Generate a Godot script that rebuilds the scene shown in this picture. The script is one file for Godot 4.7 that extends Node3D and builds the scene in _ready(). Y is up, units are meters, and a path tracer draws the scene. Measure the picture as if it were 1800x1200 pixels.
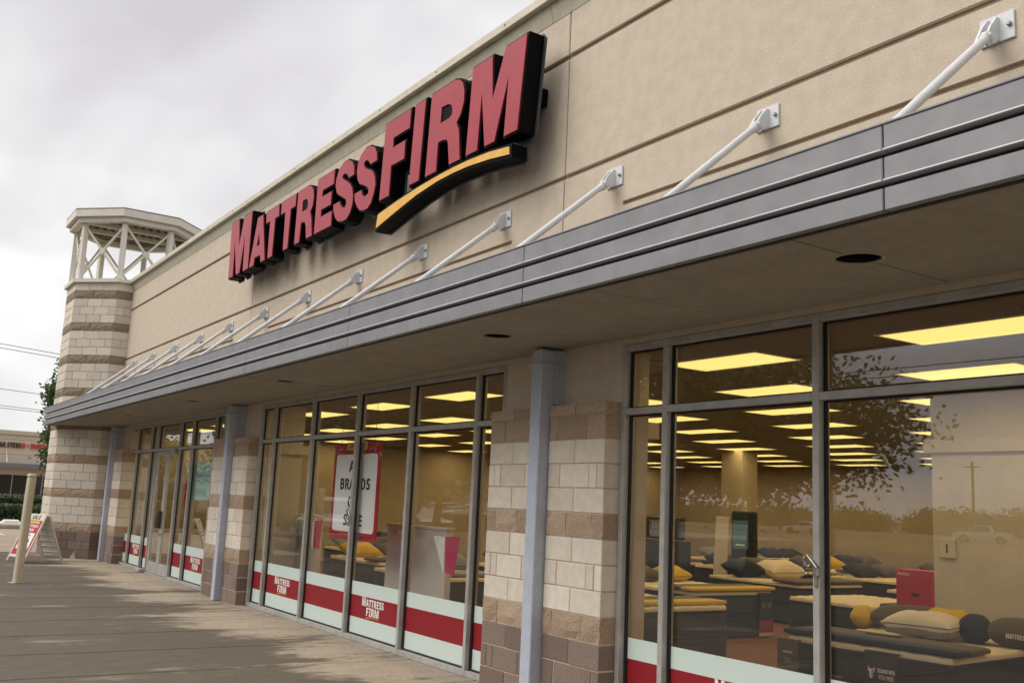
extends Node3D

# A mattress store in a strip mall under an overcast sky.
# x runs along the shop front (towards the camera is +x), y is up, z points from the shop front to the car park.

const RH := 0.2032
const SIDE := -26.31
var rng := RandomNumberGenerator.new()
var taken := {}
var M := {}
var cache := {}

# ------------------------------------------------------------------ naming
func numbered(n: String) -> String:
	if not taken.has(n):
		taken[n] = 0
		return n
	taken[n] += 1
	return "%s_%03d" % [n, taken[n]]

func tag(o: Node, label: String, category: String, group := "", kind := "") -> void:
	if label != "": o.set_meta("label", label)
	if category != "": o.set_meta("category", category)
	if group != "": o.set_meta("group", group)
	if kind != "": o.set_meta("kind", kind)

func thing(called: String, label: String, category: String, at := Vector3.ZERO, turn := 0.0, group := "") -> Node3D:
	var o := Node3D.new()
	o.name = numbered(called)
	add_child(o)
	o.position = at
	o.rotation.y = turn
	tag(o, label, category, group)
	return o

func part(parent: Node, called: String, mesh: Mesh, mat: Material, at := Vector3.ZERO, rot := Vector3.ZERO) -> MeshInstance3D:
	var o := MeshInstance3D.new()
	o.name = called
	o.mesh = mesh
	o.material_override = mat
	o.position = at
	o.rotation = rot
	parent.add_child(o, true)
	return o

func solo(called: String, mesh: Mesh, mat: Material, at: Vector3, rot: Vector3, label: String, category: String, group := "") -> MeshInstance3D:
	var o := part(self, numbered(called), mesh, mat, at, rot)
	tag(o, label, category, group)
	return o

func structure(called: String, mesh: Mesh, mat: Material, at := Vector3.ZERO) -> MeshInstance3D:
	var o := part(self, numbered(called), mesh, mat, at)
	o.set_meta("kind", "structure")
	return o

# ------------------------------------------------------------------ mesh helpers
func begin() -> SurfaceTool:
	var st := SurfaceTool.new()
	st.begin(Mesh.PRIMITIVE_TRIANGLES)
	return st

func poly(st: SurfaceTool, p: Array, out: Vector3) -> void:
	var n: Vector3 = (p[1] - p[0]).cross(p[2] - p[0])
	if n.length() < 1e-12: return
	n = n.normalized()
	var flip := n.dot(out) > 0.0
	if not flip: n = -n
	for i in range(1, p.size() - 1):
		var tri := [p[0], p[i], p[i + 1]]
		if flip: tri = [p[0], p[i + 1], p[i]]
		for v in tri:
			st.set_normal(n)
			st.add_vertex(v)

func add_box(st: SurfaceTool, c: Vector3, s: Vector3, b := 0.0, xf := Transform3D.IDENTITY) -> void:
	var h := s * 0.5
	b = minf(b, minf(h.x, minf(h.y, h.z)) * 0.9)
	for a in 3:
		var u := (a + 1) % 3
		var w := (a + 2) % 3
		for sg in [-1.0, 1.0]:
			var pts := []
			for k in [[-1, -1], [1, -1], [1, 1], [-1, 1]]:
				var v := Vector3.ZERO
				v[a] = sg * h[a]
				v[u] = k[0] * (h[u] - b)
				v[w] = k[1] * (h[w] - b)
				pts.append(xf * (c + v))
			var o := Vector3.ZERO
			o[a] = sg
			poly(st, pts, xf.basis * o)
		if b > 0.0:
			for s1 in [-1.0, 1.0]:
				for s2 in [-1.0, 1.0]:
					var e := []
					for k in [[-1, 0], [1, 0], [1, 1], [-1, 1]]:
						var v := Vector3.ZERO
						v[a] = k[0] * (h[a] - b)
						v[u] = s1 * (h[u] - (b if k[1] == 1 else 0.0))
						v[w] = s2 * (h[w] - (0.0 if k[1] == 1 else b))
						e.append(xf * (c + v))
					var o := Vector3.ZERO
					o[u] = s1
					o[w] = s2
					poly(st, e, xf.basis * o)
	if b > 0.0:
		for sx in [-1.0, 1.0]:
			for sy in [-1.0, 1.0]:
				for sz in [-1.0, 1.0]:
					poly(st, [xf * (c + Vector3(sx * h.x, sy * (h.y - b), sz * (h.z - b))), xf * (c + Vector3(sx * (h.x - b), sy * h.y, sz * (h.z - b))), xf * (c + Vector3(sx * (h.x - b), sy * (h.y - b), sz * h.z))], xf.basis * Vector3(sx, sy, sz))

func box(sx: float, sy: float, sz: float, b := 0.003) -> Mesh:
	var key := "b%.3f,%.3f,%.3f,%.4f" % [sx, sy, sz, b]
	if not cache.has(key):
		var st := begin()
		add_box(st, Vector3.ZERO, Vector3(sx, sy, sz), b)
		cache[key] = st.commit()
	return cache[key]

# a block with a broken (split) face towards +z and +x
func split_block(w: float, h: float, d: float, v: int) -> Mesh:
	var key := "s%.3f,%.3f,%.3f,%d" % [w, h, d, v]
	if cache.has(key): return cache[key]
	var r := RandomNumberGenerator.new()
	r.seed = hash(key)
	var st := begin()
	var nx := maxi(2, int(w / 0.07))
	var ny := 3
	var g := []
	for j in ny + 1:
		var row := []
		for i in nx + 1:
			var edge := i == 0 or j == 0 or i == nx or j == ny
			var dz := r.randf_range(-0.006, 0.002) if edge else r.randf_range(0.002, 0.020)
			row.append(Vector3(-w / 2 + w * i / nx + (0.0 if edge else r.randf_range(-0.012, 0.012)), -h / 2 + h * j / ny + (0.0 if edge else r.randf_range(-0.01, 0.01)), d / 2 + dz))
		g.append(row)
	for j in ny:
		for i in nx:
			poly(st, [g[j][i], g[j][i + 1], g[j + 1][i + 1]], Vector3(0, 0, 1))
			poly(st, [g[j][i], g[j + 1][i + 1], g[j + 1][i]], Vector3(0, 0, 1))
	for i in nx:
		poly(st, [g[0][i], g[0][i + 1], Vector3(g[0][i + 1].x, -h / 2, -d / 2), Vector3(g[0][i].x, -h / 2, -d / 2)], Vector3(0, -1, 0))
		poly(st, [g[ny][i], g[ny][i + 1], Vector3(g[ny][i + 1].x, h / 2, -d / 2), Vector3(g[ny][i].x, h / 2, -d / 2)], Vector3(0, 1, 0))
	for sd in [0, nx]:
		var x: float = g[0][sd].x
		var sg := -1.0 if sd == 0 else 1.0
		for j in ny:
			var a: Vector3 = g[j][sd]
			var c: Vector3 = g[j + 1][sd]
			var m1 := Vector3(x + sg * r.randf_range(0.0, 0.008), a.y, 0.0)
			var m2 := Vector3(x + sg * r.randf_range(0.0, 0.008), c.y, 0.0)
			poly(st, [a, c, m2, m1], Vector3(sg, 0, 0))
			poly(st, [m1, m2, Vector3(x, c.y, -d / 2), Vector3(x, a.y, -d / 2)], Vector3(sg, 0, 0))
	cache[key] = st.commit()
	return cache[key]

func tube(st: SurfaceTool, pts: Array, radii: Array, sides := 8, capped := true) -> void:
	var rings := []
	for i in pts.size():
		var t: Vector3 = (pts[mini(i + 1, pts.size() - 1)] - pts[maxi(i - 1, 0)]).normalized()
		var ref := Vector3.UP if absf(t.y) < 0.9 else Vector3.RIGHT
		var u := t.cross(ref).normalized()
		var w := t.cross(u).normalized()
		var ring := []
		for k in sides:
			var a := TAU * k / sides
			ring.append([pts[i] + (u * cos(a) + w * sin(a)) * radii[i], u * cos(a) + w * sin(a)])
		rings.append(ring)
	for i in pts.size() - 1:
		for k in sides:
			var k2 := (k + 1) % sides
			var q := [rings[i][k], rings[i][k2], rings[i + 1][k2], rings[i + 1][k]]
			var n: Vector3 = (q[1][0] - q[0][0]).cross(q[2][0] - q[0][0])
			var order := [0, 1, 2, 0, 2, 3]
			if n.dot(q[0][1]) > 0.0: order = [0, 2, 1, 0, 3, 2]
			for o in order:
				st.set_normal(q[o][1])
				st.add_vertex(q[o][0])
	if capped:
		for e in [0, pts.size() - 1]:
			var c := []
			for k in sides: c.append(rings[e][k][0])
			var t: Vector3 = pts[0] - pts[1] if e == 0 else pts[-1] - pts[-2]
			poly(st, c, t)

func rod(a: Vector3, b: Vector3, r: float, sides := 8) -> Mesh:
	var st := begin()
	tube(st, [a, b], [r, r], sides)
	return st.commit()

# polygon in x,y pushed from z0 to z1
func add_extruded(st: SurfaceTool, pg: PackedVector2Array, z0: float, z1: float) -> void:
	var idx := Geometry2D.triangulate_polygon(pg)
	for i in range(0, idx.size(), 3):
		for e in [[z1, 1.0], [z0, -1.0]]:
			poly(st, [Vector3(pg[idx[i]].x, pg[idx[i]].y, e[0]), Vector3(pg[idx[i + 1]].x, pg[idx[i + 1]].y, e[0]), Vector3(pg[idx[i + 2]].x, pg[idx[i + 2]].y, e[0])], Vector3(0, 0, e[1]))
	var cw := Geometry2D.is_polygon_clockwise(pg)
	for i in pg.size():
		var a := pg[i]
		var b := pg[(i + 1) % pg.size()]
		var d := b - a
		var o := Vector3(d.y, -d.x, 0)
		if cw: o = -o
		poly(st, [Vector3(a.x, a.y, z0), Vector3(b.x, b.y, z0), Vector3(b.x, b.y, z1), Vector3(a.x, a.y, z1)], o)

func extruded(pg: PackedVector2Array, z0: float, z1: float) -> Mesh:
	var st := begin()
	add_extruded(st, pg, z0, z1)
	return st.commit()

# joins a hole to its outline by a hair-thin slit so that it can be cut into triangles
func with_hole(outer: PackedVector2Array, hole: PackedVector2Array) -> PackedVector2Array:
	if hole.is_empty(): return outer
	if Geometry2D.is_polygon_clockwise(outer) == Geometry2D.is_polygon_clockwise(hole):
		hole.reverse()
	var best := INF
	var bi := 0
	var bj := 0
	for i in outer.size():
		for j in hole.size():
			var d := outer[i].distance_to(hole[j])
			if d < best:
				best = d
				bi = i
				bj = j
	var side := (hole[bj] - outer[bi]).orthogonal().normalized() * 0.0004
	var r := PackedVector2Array()
	for i in outer.size() + 1: r.append(outer[(bi + i) % outer.size()] + (side if i == outer.size() else Vector2.ZERO))
	for j in hole.size() + 1: r.append(hole[(bj + j) % hole.size()] + (side if j == 0 else Vector2.ZERO))
	if Geometry2D.triangulate_polygon(r).is_empty():
		r = PackedVector2Array()
		for i in outer.size() + 1: r.append(outer[(bi + i) % outer.size()] - (side if i == outer.size() else Vector2.ZERO))
		for j in hole.size() + 1: r.append(hole[(bj + j) % hole.size()] - (side if j == 0 else Vector2.ZERO))
	return r

func grown(pg: PackedVector2Array, by: float) -> PackedVector2Array:
	var r := Geometry2D.offset_polygon(pg, by, Geometry2D.JOIN_MITER)
	return r[0] if r.size() > 0 else pg

func pairs(a: Array) -> PackedVector2Array:
	var r := PackedVector2Array()
	for i in range(0, a.size(), 2): r.append(Vector2(a[i], a[i + 1]))
	return r

func round_rect(w: float, h: float, r: float, n := 5) -> PackedVector2Array:
	var p := PackedVector2Array()
	for c in [[1, 1, 0.0], [-1, 1, 0.5], [-1, -1, 1.0], [1, -1, 1.5]]:
		for k in n + 1:
			var a: float = PI * (c[2] + 0.5 * k / n)
			p.append(Vector2(c[0] * (w / 2 - r) + cos(a) * r, c[1] * (h / 2 - r) + sin(a) * r))
	return p

# smooth grid surface over a closed box shape: fn(u, v, face) is applied to points of a rounded box
func soft_box(s: Vector3, r: float, n := 7, puff := 0.0, quilt := 0.0) -> Mesh:
	var key := "q%s,%.3f,%d,%.3f,%.3f" % [s, r, n, puff, quilt]
	if cache.has(key): return cache[key]
	var st := begin()
	st.set_smooth_group(0)
	var h := s * 0.5
	for a in 3:
		var u := (a + 1) % 3
		var w := (a + 2) % 3
		for sg in [-1.0, 1.0]:
			var g := []
			for i in n + 1:
				var row := []
				for j in n + 1:
					var v := Vector3.ZERO
					v[a] = sg * h[a]
					v[u] = h[u] * sin((2.0 * i / n - 1.0) * PI / 2)
					v[w] = h[w] * sin((2.0 * j / n - 1.0) * PI / 2)
					var inner := Vector3(clampf(v.x, -h.x + r, h.x - r), clampf(v.y, -h.y + r, h.y - r), clampf(v.z, -h.z + r, h.z - r))
					var d := v - inner
					v = inner + d.normalized() * r if d.length() > 1e-6 else v
					if puff > 0.0:
						var ex := 1.0 - pow(absf(v.x / h.x), 3.0)
						var ez := 1.0 - pow(absf(v.z / h.z), 3.0)
						v.y *= 0.18 + 0.82 * sqrt(maxf(0.0, ex * ez))
						var pinch := 1.0 - puff * (absf(v.x / h.x) * (1.0 - absf(v.z / h.z)) + absf(v.z / h.z) * (1.0 - absf(v.x / h.x)))
						v.x *= pinch
						v.z *= pinch
					if quilt > 0.0 and v.y > 0.0:
						v.y += quilt * absf(sin(v.x * 14.0) * sin(v.z * 14.0))
					row.append(v)
				g.append(row)
			for i in n:
				for j in n:
					var q := [g[i][j], g[i + 1][j], g[i + 1][j + 1], g[i][j + 1]]
					var nn: Vector3 = (q[1] - q[0]).cross(q[2] - q[0])
					var o := Vector3.ZERO
					o[a] = sg
					var order := [0, 1, 2, 0, 2, 3]
					if nn.dot(o) > 0.0: order = [0, 2, 1, 0, 3, 2]
					for k in order: st.add_vertex(q[k])
	st.index()
	st.generate_normals()
	cache[key] = st.commit()
	return cache[key]

func lettering(parent: Node, called: String, words: String, w: float, h: float, at: Vector3, mat: Material, depth := 0.002, rot := Vector3.ZERO, bold := 700) -> MeshInstance3D:
	var tm := TextMesh.new()
	var f := SystemFont.new()
	f.font_names = PackedStringArray(["Droid Sans"])
	f.font_weight = bold
	var fv := FontVariation.new()
	fv.base_font = f
	fv.variation_embolden = 0.5 if bold >= 800 else 0.0
	tm.font = fv
	tm.text = words
	tm.font_size = 48
	tm.pixel_size = 0.01
	tm.depth = 0.01
	tm.curve_step = 1.0
	var bb := tm.get_aabb()
	var o := part(parent, called, tm, mat, at, rot)
	var k := Vector3(w / bb.size.x, h / bb.size.y, depth / 0.01)
	o.scale = k
	var mid := bb.position + bb.size * 0.5
	o.position = at - Basis.from_euler(rot) * (Vector3(mid.x, mid.y, 0.0) * k)
	return o

# ------------------------------------------------------------------ materials
func c8(r: float, g: float, b: float) -> Color:
	return Color(r / 255.0, g / 255.0, b / 255.0)

func noise(sd: int, freq: float, oct := 4) -> FastNoiseLite:
	var n := FastNoiseLite.new()
	n.seed = sd
	n.frequency = freq
	n.fractal_octaves = oct
	n.noise_type = FastNoiseLite.TYPE_SIMPLEX_SMOOTH
	return n

func grey(sd: int, freq: float, oct := 4, size := 512) -> Image:
	return noise(sd, freq, oct).get_seamless_image(size, size)

# colours between lo and hi from a coarse and a fine pattern; strength of dark flecks
func blend_tex(lo: Color, hi: Color, coarse: Image, fine: Image, fw := 0.5, fleck := 0.0, fleck_col := Color.BLACK) -> ImageTexture:
	var a := coarse.get_data()
	var b := fine.get_data()
	var out := PackedByteArray()
	out.resize(a.size() * 3)
	for i in a.size():
		var t := (a[i] * (1.0 - fw) + b[i] * fw) / 255.0
		t = clampf((t - 0.5) * 1.6 + 0.5, 0.0, 1.0)
		var c := lo.lerp(hi, t)
		if fleck > 0.0 and b[i] < fleck * 255.0: c = c.lerp(fleck_col, 0.55)
		out[i * 3] = int(c.r * 255.0)
		out[i * 3 + 1] = int(c.g * 255.0)
		out[i * 3 + 2] = int(c.b * 255.0)
	var im := Image.create_from_data(coarse.get_width(), coarse.get_height(), false, Image.FORMAT_RGB8, out)
	im.generate_mipmaps()
	return ImageTexture.create_from_image(im)

func sm(key: String, col: Color, rough := 0.8, metal := 0.0, tex: Texture2D = null, tscale := 1.0, bump: Texture2D = null, bscale := 0.0) -> StandardMaterial3D:
	var m := StandardMaterial3D.new()
	m.resource_name = key
	m.albedo_color = col
	m.roughness = rough
	m.metallic = metal
	if tex: m.albedo_texture = tex
	if bump:
		m.heightmap_enabled = true
		m.heightmap_texture = bump
		m.heightmap_scale = bscale
	if tex or bump:
		m.uv1_triplanar = true
		m.uv1_world_triplanar = true
		m.uv1_scale = Vector3.ONE * tscale
	M[key] = m
	return m

func make_materials() -> void:
	var W := Color.WHITE
	var co := grey(3, 0.012, 4)
	var mid := grey(4, 0.05, 4)
	var fi := grey(5, 0.22, 2)
	var gr := grey(6, 0.09, 3)
	var bump_f := ImageTexture.create_from_image(fi)
	var bump_m := ImageTexture.create_from_image(mid)
	var bump_g := ImageTexture.create_from_image(gr)
	sm("stucco", W, 0.95, 0.0, blend_tex(c8(195, 179, 159), c8(213, 199, 179), co, fi, 0.55, 0.24, c8(150, 134, 114)), 0.8, bump_f, 0.12)
	sm("stucco_joint", c8(176, 160, 138), 0.95)
	sm("cap_paint", W, 0.55, 0.0, blend_tex(c8(172, 165, 143), c8(196, 189, 166), co, mid, 0.4), 0.5)
	sm("flashing", W, 0.5, 0.0, blend_tex(c8(196, 188, 166), c8(216, 208, 186), co, mid, 0.4), 0.5)
	sm("canopy_metal", W, 0.5, 0.05, blend_tex(c8(128, 127, 131), c8(142, 141, 144), co, mid, 0.3), 0.4)
	sm("canopy_lip", c8(214, 215, 217), 0.4, 0.1)
	sm("canopy_back", c8(48, 47, 50), 0.7)
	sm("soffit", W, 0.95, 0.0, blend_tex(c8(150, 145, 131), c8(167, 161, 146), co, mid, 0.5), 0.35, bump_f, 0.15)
	sm("white_paint", W, 0.45, 0.0, blend_tex(c8(205, 208, 210), c8(222, 224, 226), co, mid, 0.4), 1.2)
	sm("bolt", c8(150, 150, 152), 0.4, 0.6)
	sm("column_paint", W, 0.5, 0.0, blend_tex(c8(172, 178, 192), c8(190, 195, 207), co, mid, 0.5), 0.9)
	sm("mortar_light", W, 0.95, 0.0, blend_tex(c8(182, 168, 146), c8(205, 192, 170), mid, fi, 0.5), 1.5)
	sm("mortar_tan", W, 0.95, 0.0, blend_tex(c8(176, 162, 142), c8(196, 182, 162), mid, fi, 0.5), 1.5)
	for k in 3:
		var d := 7.0 * (k - 1)
		sm("white_block%d" % k, W, 0.92, 0.0, blend_tex(c8(206 + d, 194 + d, 178 + d), c8(227 + d, 216 + d, 201 + d), co, fi, 0.5, 0.13, c8(165, 145, 118)), 1.1 + 0.1 * k, bump_f, 0.12)
		sm("tan_block%d" % k, W, 0.95, 0.0, blend_tex(c8(152 + d, 131 + d, 110 + d), c8(194 + d, 170 + d, 146 + d), mid, fi, 0.45, 0.16, c8(110, 84, 58)), 1.3, bump_g, 0.7)
		sm("brown_block%d" % k, W, 0.92, 0.0, blend_tex(c8(112 + d, 96 + d, 87 + d), c8(140 + d, 122 + d, 111 + d), mid, fi, 0.5, 0.15, c8(84, 66, 56)), 1.2, bump_f, 0.18)
	sm("stained_block", W, 0.95, 0.0, blend_tex(c8(124, 109, 93), c8(168, 150, 128), mid, fi, 0.45, 0.16, c8(84, 70, 56)), 1.3, bump_g, 0.7)
	sm("cream_paint", W, 0.6, 0.0, blend_tex(c8(216, 210, 195), c8(231, 226, 212), co, mid, 0.4), 0.7)
	sm("post_paint", W, 0.6, 0.0, blend_tex(c8(186, 174, 146), c8(206, 195, 168), co, mid, 0.5), 0.9)
	sm("deck", W, 0.8, 0.0, blend_tex(c8(128, 116, 100), c8(158, 146, 128), co, mid, 0.5), 0.8)
	sm("aluminium", W, 0.42, 0.1, blend_tex(c8(162, 160, 155), c8(184, 182, 177), co, mid, 0.3), 0.8)
	sm("gasket", c8(14, 13, 13), 0.7)
	sm("chrome", c8(170, 168, 160), 0.3, 0.9)
	sm("black_plastic", c8(22, 22, 24), 0.4)
	sm("concrete_lot", W, 0.93, 0.0, blend_tex(c8(140, 126, 108), c8(170, 155, 134), co, mid, 0.5), 0.12, bump_f, 0.2)
	sm("asphalt_lot", W, 0.95, 0.0, blend_tex(c8(62, 59, 55), c8(84, 80, 75), co, mid, 0.5), 0.12, bump_f, 0.2)
	sm("joint_dirt", c8(40, 35, 30), 0.98)
	sm("kerb", W, 0.93, 0.0, blend_tex(c8(150, 142, 128), c8(178, 170, 154), co, mid, 0.5), 0.5)
	sm("asphalt", W, 0.95, 0.0, blend_tex(c8(60, 58, 56), c8(84, 81, 77), co, fi, 0.5), 0.3)
	sm("grass_ground", W, 1.0, 0.0, blend_tex(c8(92, 88, 52), c8(134, 120, 76), co, mid, 0.5), 0.06)
	sm("paint_line", c8(205, 196, 178), 0.8)
	sm("sign_red", W, 0.35, 0.0, blend_tex(c8(162, 38, 52), c8(174, 46, 59), co, mid, 0.3), 0.5)
	sm("sign_black", c8(9, 9, 10), 0.6).metallic_specular = 0.2
	sm("sign_grey", c8(74, 78, 84), 0.5)
	sm("sign_yellow", W, 0.4, 0.0, blend_tex(c8(226, 168, 62), c8(238, 188, 88), co, mid, 0.4), 0.8)
	sm("vinyl_mint", c8(205, 219, 212), 0.5)
	sm("vinyl_red", c8(142, 14, 30), 0.5)
	sm("vinyl_white", c8(232, 228, 222), 0.5)
	sm("vinyl_gold", c8(222, 160, 70), 0.5)
	sm("poster_red", c8(172, 18, 36), 0.5)
	sm("poster_white", c8(240, 238, 233), 0.55)
	sm("ink", c8(18, 18, 20), 0.6)
	sm("poster_yellow", c8(214, 182, 60), 0.5)
	sm("poster_mint", c8(176, 226, 205), 0.5)
	sm("ink_teal", c8(52, 122, 128), 0.6)
	sm("pink", c8(196, 46, 90), 0.6)
	sm("magenta", c8(150, 40, 110), 0.6)
	sm("green_soft", c8(40, 84, 60), 0.9)
	sm("inner_wall", W, 0.9, 0.0, blend_tex(c8(158, 144, 120), c8(168, 153, 129), co, mid, 0.4), 0.3)
	sm("inner_white", W, 0.85, 0.0, blend_tex(c8(192, 184, 171), c8(203, 195, 182), co, mid, 0.4), 0.3)
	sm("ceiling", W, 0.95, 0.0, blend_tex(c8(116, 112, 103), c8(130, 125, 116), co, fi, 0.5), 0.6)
	sm("carpet", W, 1.0, 0.0, blend_tex(c8(92, 56, 38), c8(124, 78, 52), mid, fi, 0.5), 1.0)
	var fabric := blend_tex(c8(220, 220, 220), c8(255, 255, 255), mid, fi, 0.6)
	for f in [["fabric_charcoal", c8(46, 46, 50)], ["fabric_cream", c8(224, 208, 178)], ["fabric_brown", c8(92, 82, 72)], ["fabric_navy", c8(34, 40, 58)], ["fabric_yellow", c8(216, 178, 48)], ["fabric_grey", c8(132, 132, 130)], ["fabric_white", c8(226, 216, 198)], ["fabric_dark", c8(28, 29, 34)]]:
		var m := sm(f[0], f[1], 0.95, 0.0, fabric, 2.0, bump_f, 0.1)
		m.rim_enabled = true
		m.rim = 0.3
	sm("box_red", c8(176, 40, 66), 0.6)
	sm("trim_ring", c8(176, 168, 148), 0.4, 0.3)
	sm("can_black", c8(9, 9, 9), 0.6)
	sm("frame_white", c8(214, 206, 188), 0.5)
	var l := sm("light_panel", c8(235, 215, 160), 0.5)
	l.emission_enabled = true
	l.emission = Color(1.0, 0.89, 0.50)
	l.emission_energy_multiplier = 0.8
	var scr := sm("screen_glow", c8(40, 60, 66), 0.3)
	scr.emission_enabled = true
	scr.emission = Color(0.55, 0.75, 0.72)
	scr.emission_energy_multiplier = 0.06
	sm("bark", W, 0.95, 0.0, blend_tex(c8(74, 62, 50), c8(112, 96, 78), mid, fi, 0.5), 1.5, bump_m, 1.0)
	for k in 3:
		var lf := sm("leaf%d" % k, [c8(62, 78, 40), c8(50, 68, 38), c8(44, 64, 40)][k], 0.6)
		lf.backlight_enabled = true
		lf.backlight = Color(0.25, 0.35, 0.1)
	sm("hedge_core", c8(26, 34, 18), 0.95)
	sm("car_white", c8(216, 216, 214), 0.2)
	sm("car_silver", c8(150, 162, 164), 0.25, 0.5)
	sm("car_dark", c8(38, 44, 54), 0.2)
	sm("car_red", c8(120, 26, 30), 0.2)
	sm("car_glass", c8(20, 24, 28), 0.06)
	sm("tyre", c8(24, 24, 25), 0.9)
	sm("rim", c8(150, 150, 152), 0.35, 0.7)
	sm("lamp_red", c8(150, 20, 20), 0.3)
	sm("lamp_clear", c8(220, 220, 215), 0.15)
	sm("wood_pole", c8(92, 76, 60), 0.9)
	sm("wire", c8(30, 30, 32), 0.7)
	sm("letter_red", c8(206, 34, 44), 0.5)
	sm("letter_dark", c8(62, 22, 26), 0.5)
	sm("dark_glass", c8(34, 38, 40), 0.08)
	var g := StandardMaterial3D.new()
	g.resource_name = "glass"
	g.transparency = BaseMaterial3D.TRANSPARENCY_ALPHA
	g.albedo_color = Color(0.04, 0.05, 0.05, 0.02)
	g.roughness = 0.0
	g.metallic_specular = 0.5
	M["glass"] = g

# ------------------------------------------------------------------ camera, sky, light
func make_view() -> void:
	var a := 0.5803
	var p := 0.1638
	var r := 0.0454
	var fwd := Vector3(-cos(a) * cos(p), sin(p), -sin(a) * cos(p))
	var right := fwd.cross(Vector3.UP).normalized()
	var up := right.cross(fwd)
	var cam := Camera3D.new()
	cam.name = "camera"
	add_child(cam)
	cam.transform = Transform3D(Basis(right * cos(r) + up * sin(r), -right * sin(r) + up * cos(r), -fwd), Vector3(0, 1.6588, 5.2399))
	cam.fov = rad_to_deg(2.0 * atan(600.0 / 1744.58))
	cam.near = 0.05
	cam.far = 2000.0
	cam.current = true
	var sky := Sky.new()
	var pm := PanoramaSkyMaterial.new()
	pm.panorama = cloud_panorama()
	pm.energy_multiplier = 1.0
	sky.sky_material = pm
	var e := Environment.new()
	e.background_mode = Environment.BG_SKY
	e.sky = sky
	e.background_energy_multiplier = 1.0
	e.tonemap_mode = Environment.TONE_MAPPER_LINEAR
	e.tonemap_exposure = 1.62
	e.sdfgi_enabled = true
	e.ssao_enabled = true
	e.ssil_enabled = true
	var we := WorldEnvironment.new()
	we.name = "world"
	we.environment = e
	add_child(we)
	var sun := DirectionalLight3D.new()
	sun.name = "sun"
	sun.light_color = Color(1.0, 0.98, 0.95)
	sun.light_energy = 0.5
	sun.light_angular_distance = 50.0
	sun.shadow_enabled = true
	add_child(sun)
	sun.look_at_from_position(Vector3.ZERO, -Vector3(-0.35, 0.80, 0.62))

func cloud_panorama() -> ImageTexture:
	var w := 1024
	var h := 512
	var n1 := noise(11, 0.55, 5)
	var n2 := noise(12, 1.7, 4)
	var im := Image.create(w, h, false, Image.FORMAT_RGB8)
	for y in h:
		var el := cos(PI * (y + 0.5) / h)
		var rad := sin(PI * (y + 0.5) / h)
		for x in w:
			if el < -0.05:
				im.set_pixel(x, y, Color(0.62, 0.60, 0.57))
				continue
			var th := (x + 0.5) / w * TAU - PI
			var dx := sin(th) * rad
			var dz := -cos(th) * rad
			var k := 1.0 / (maxf(el, 0.0) + 0.22)
			var wx := dx * k + 0.35 * n2.get_noise_2d(dx * k * 0.6, dz * k * 0.6)
			var wz := dz * k
			var t := n1.get_noise_2d(wx + 3.1, wz * 1.6 + 0.7) * 0.85 + n2.get_noise_2d(wx, wz * 1.5) * 0.22
			t = clampf(0.5 + t * 0.95, 0.0, 1.0)
			t = t * t * (3.0 - 2.0 * t)
			var c := Color(0.67, 0.66, 0.675).lerp(Color(0.85, 0.85, 0.847), t)
			im.set_pixel(x, y, c.lerp(Color(0.745, 0.743, 0.742), clampf(0.8 - el * 4.5, 0.0, 0.75)))
	return ImageTexture.create_from_image(im)

# ------------------------------------------------------------------ ground
func sheet(x0: float, x1: float, z0: float, z1: float, y: float) -> Mesh:
	var st := begin()
	poly(st, [Vector3(x0, y, z0), Vector3(x1, y, z0), Vector3(x1, y, z1), Vector3(x0, y, z1)], Vector3.UP)
	return st.commit()

func sidewalk_texture() -> ImageTexture:
	# concrete with dirt: streaks run away from the shop front, the strip along the wall is swept clean
	var w := 1536
	var h := 384
	var na := noise(21, 0.55, 5)
	var nb := noise(22, 2.6, 3)
	var nc := noise(23, 14.0, 2)
	var im := Image.create(w, h, false, Image.FORMAT_RGB8)
	var clean := Color(0.64, 0.59, 0.52)
	var dirt := Color(0.32, 0.287, 0.245)
	for j in h:
		var z := 6.4 * (j + 0.5) / h
		for i in w:
			var x := -27.6 + 32.0 * (i + 0.5) / w
			var s := na.get_noise_2d(x * 1.5, z * 0.42)
			var f := nb.get_noise_2d(x * 2.0, z * 0.7)
			var t := smoothstep(-0.42, 0.18, s + 0.45 * f + 0.12 * nc.get_noise_2d(x * 0.4, z * 0.2) + 0.52 * (smoothstep(0.5, 1.9, z) * 2.0 - 0.95))
			var g := nc.get_noise_2d(x, z)
			var c := clean.lerp(dirt, t * 0.85) * (1.0 + 0.07 * f + 0.09 * g)
			if nb.get_noise_2d(x * 3.1 + 40.0, z * 3.1) > 0.62: c = c.lerp(Color(0.25, 0.22, 0.19), 0.5)
			im.set_pixel(i, j, c)
	im.generate_mipmaps()
	return ImageTexture.create_from_image(im)

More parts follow.
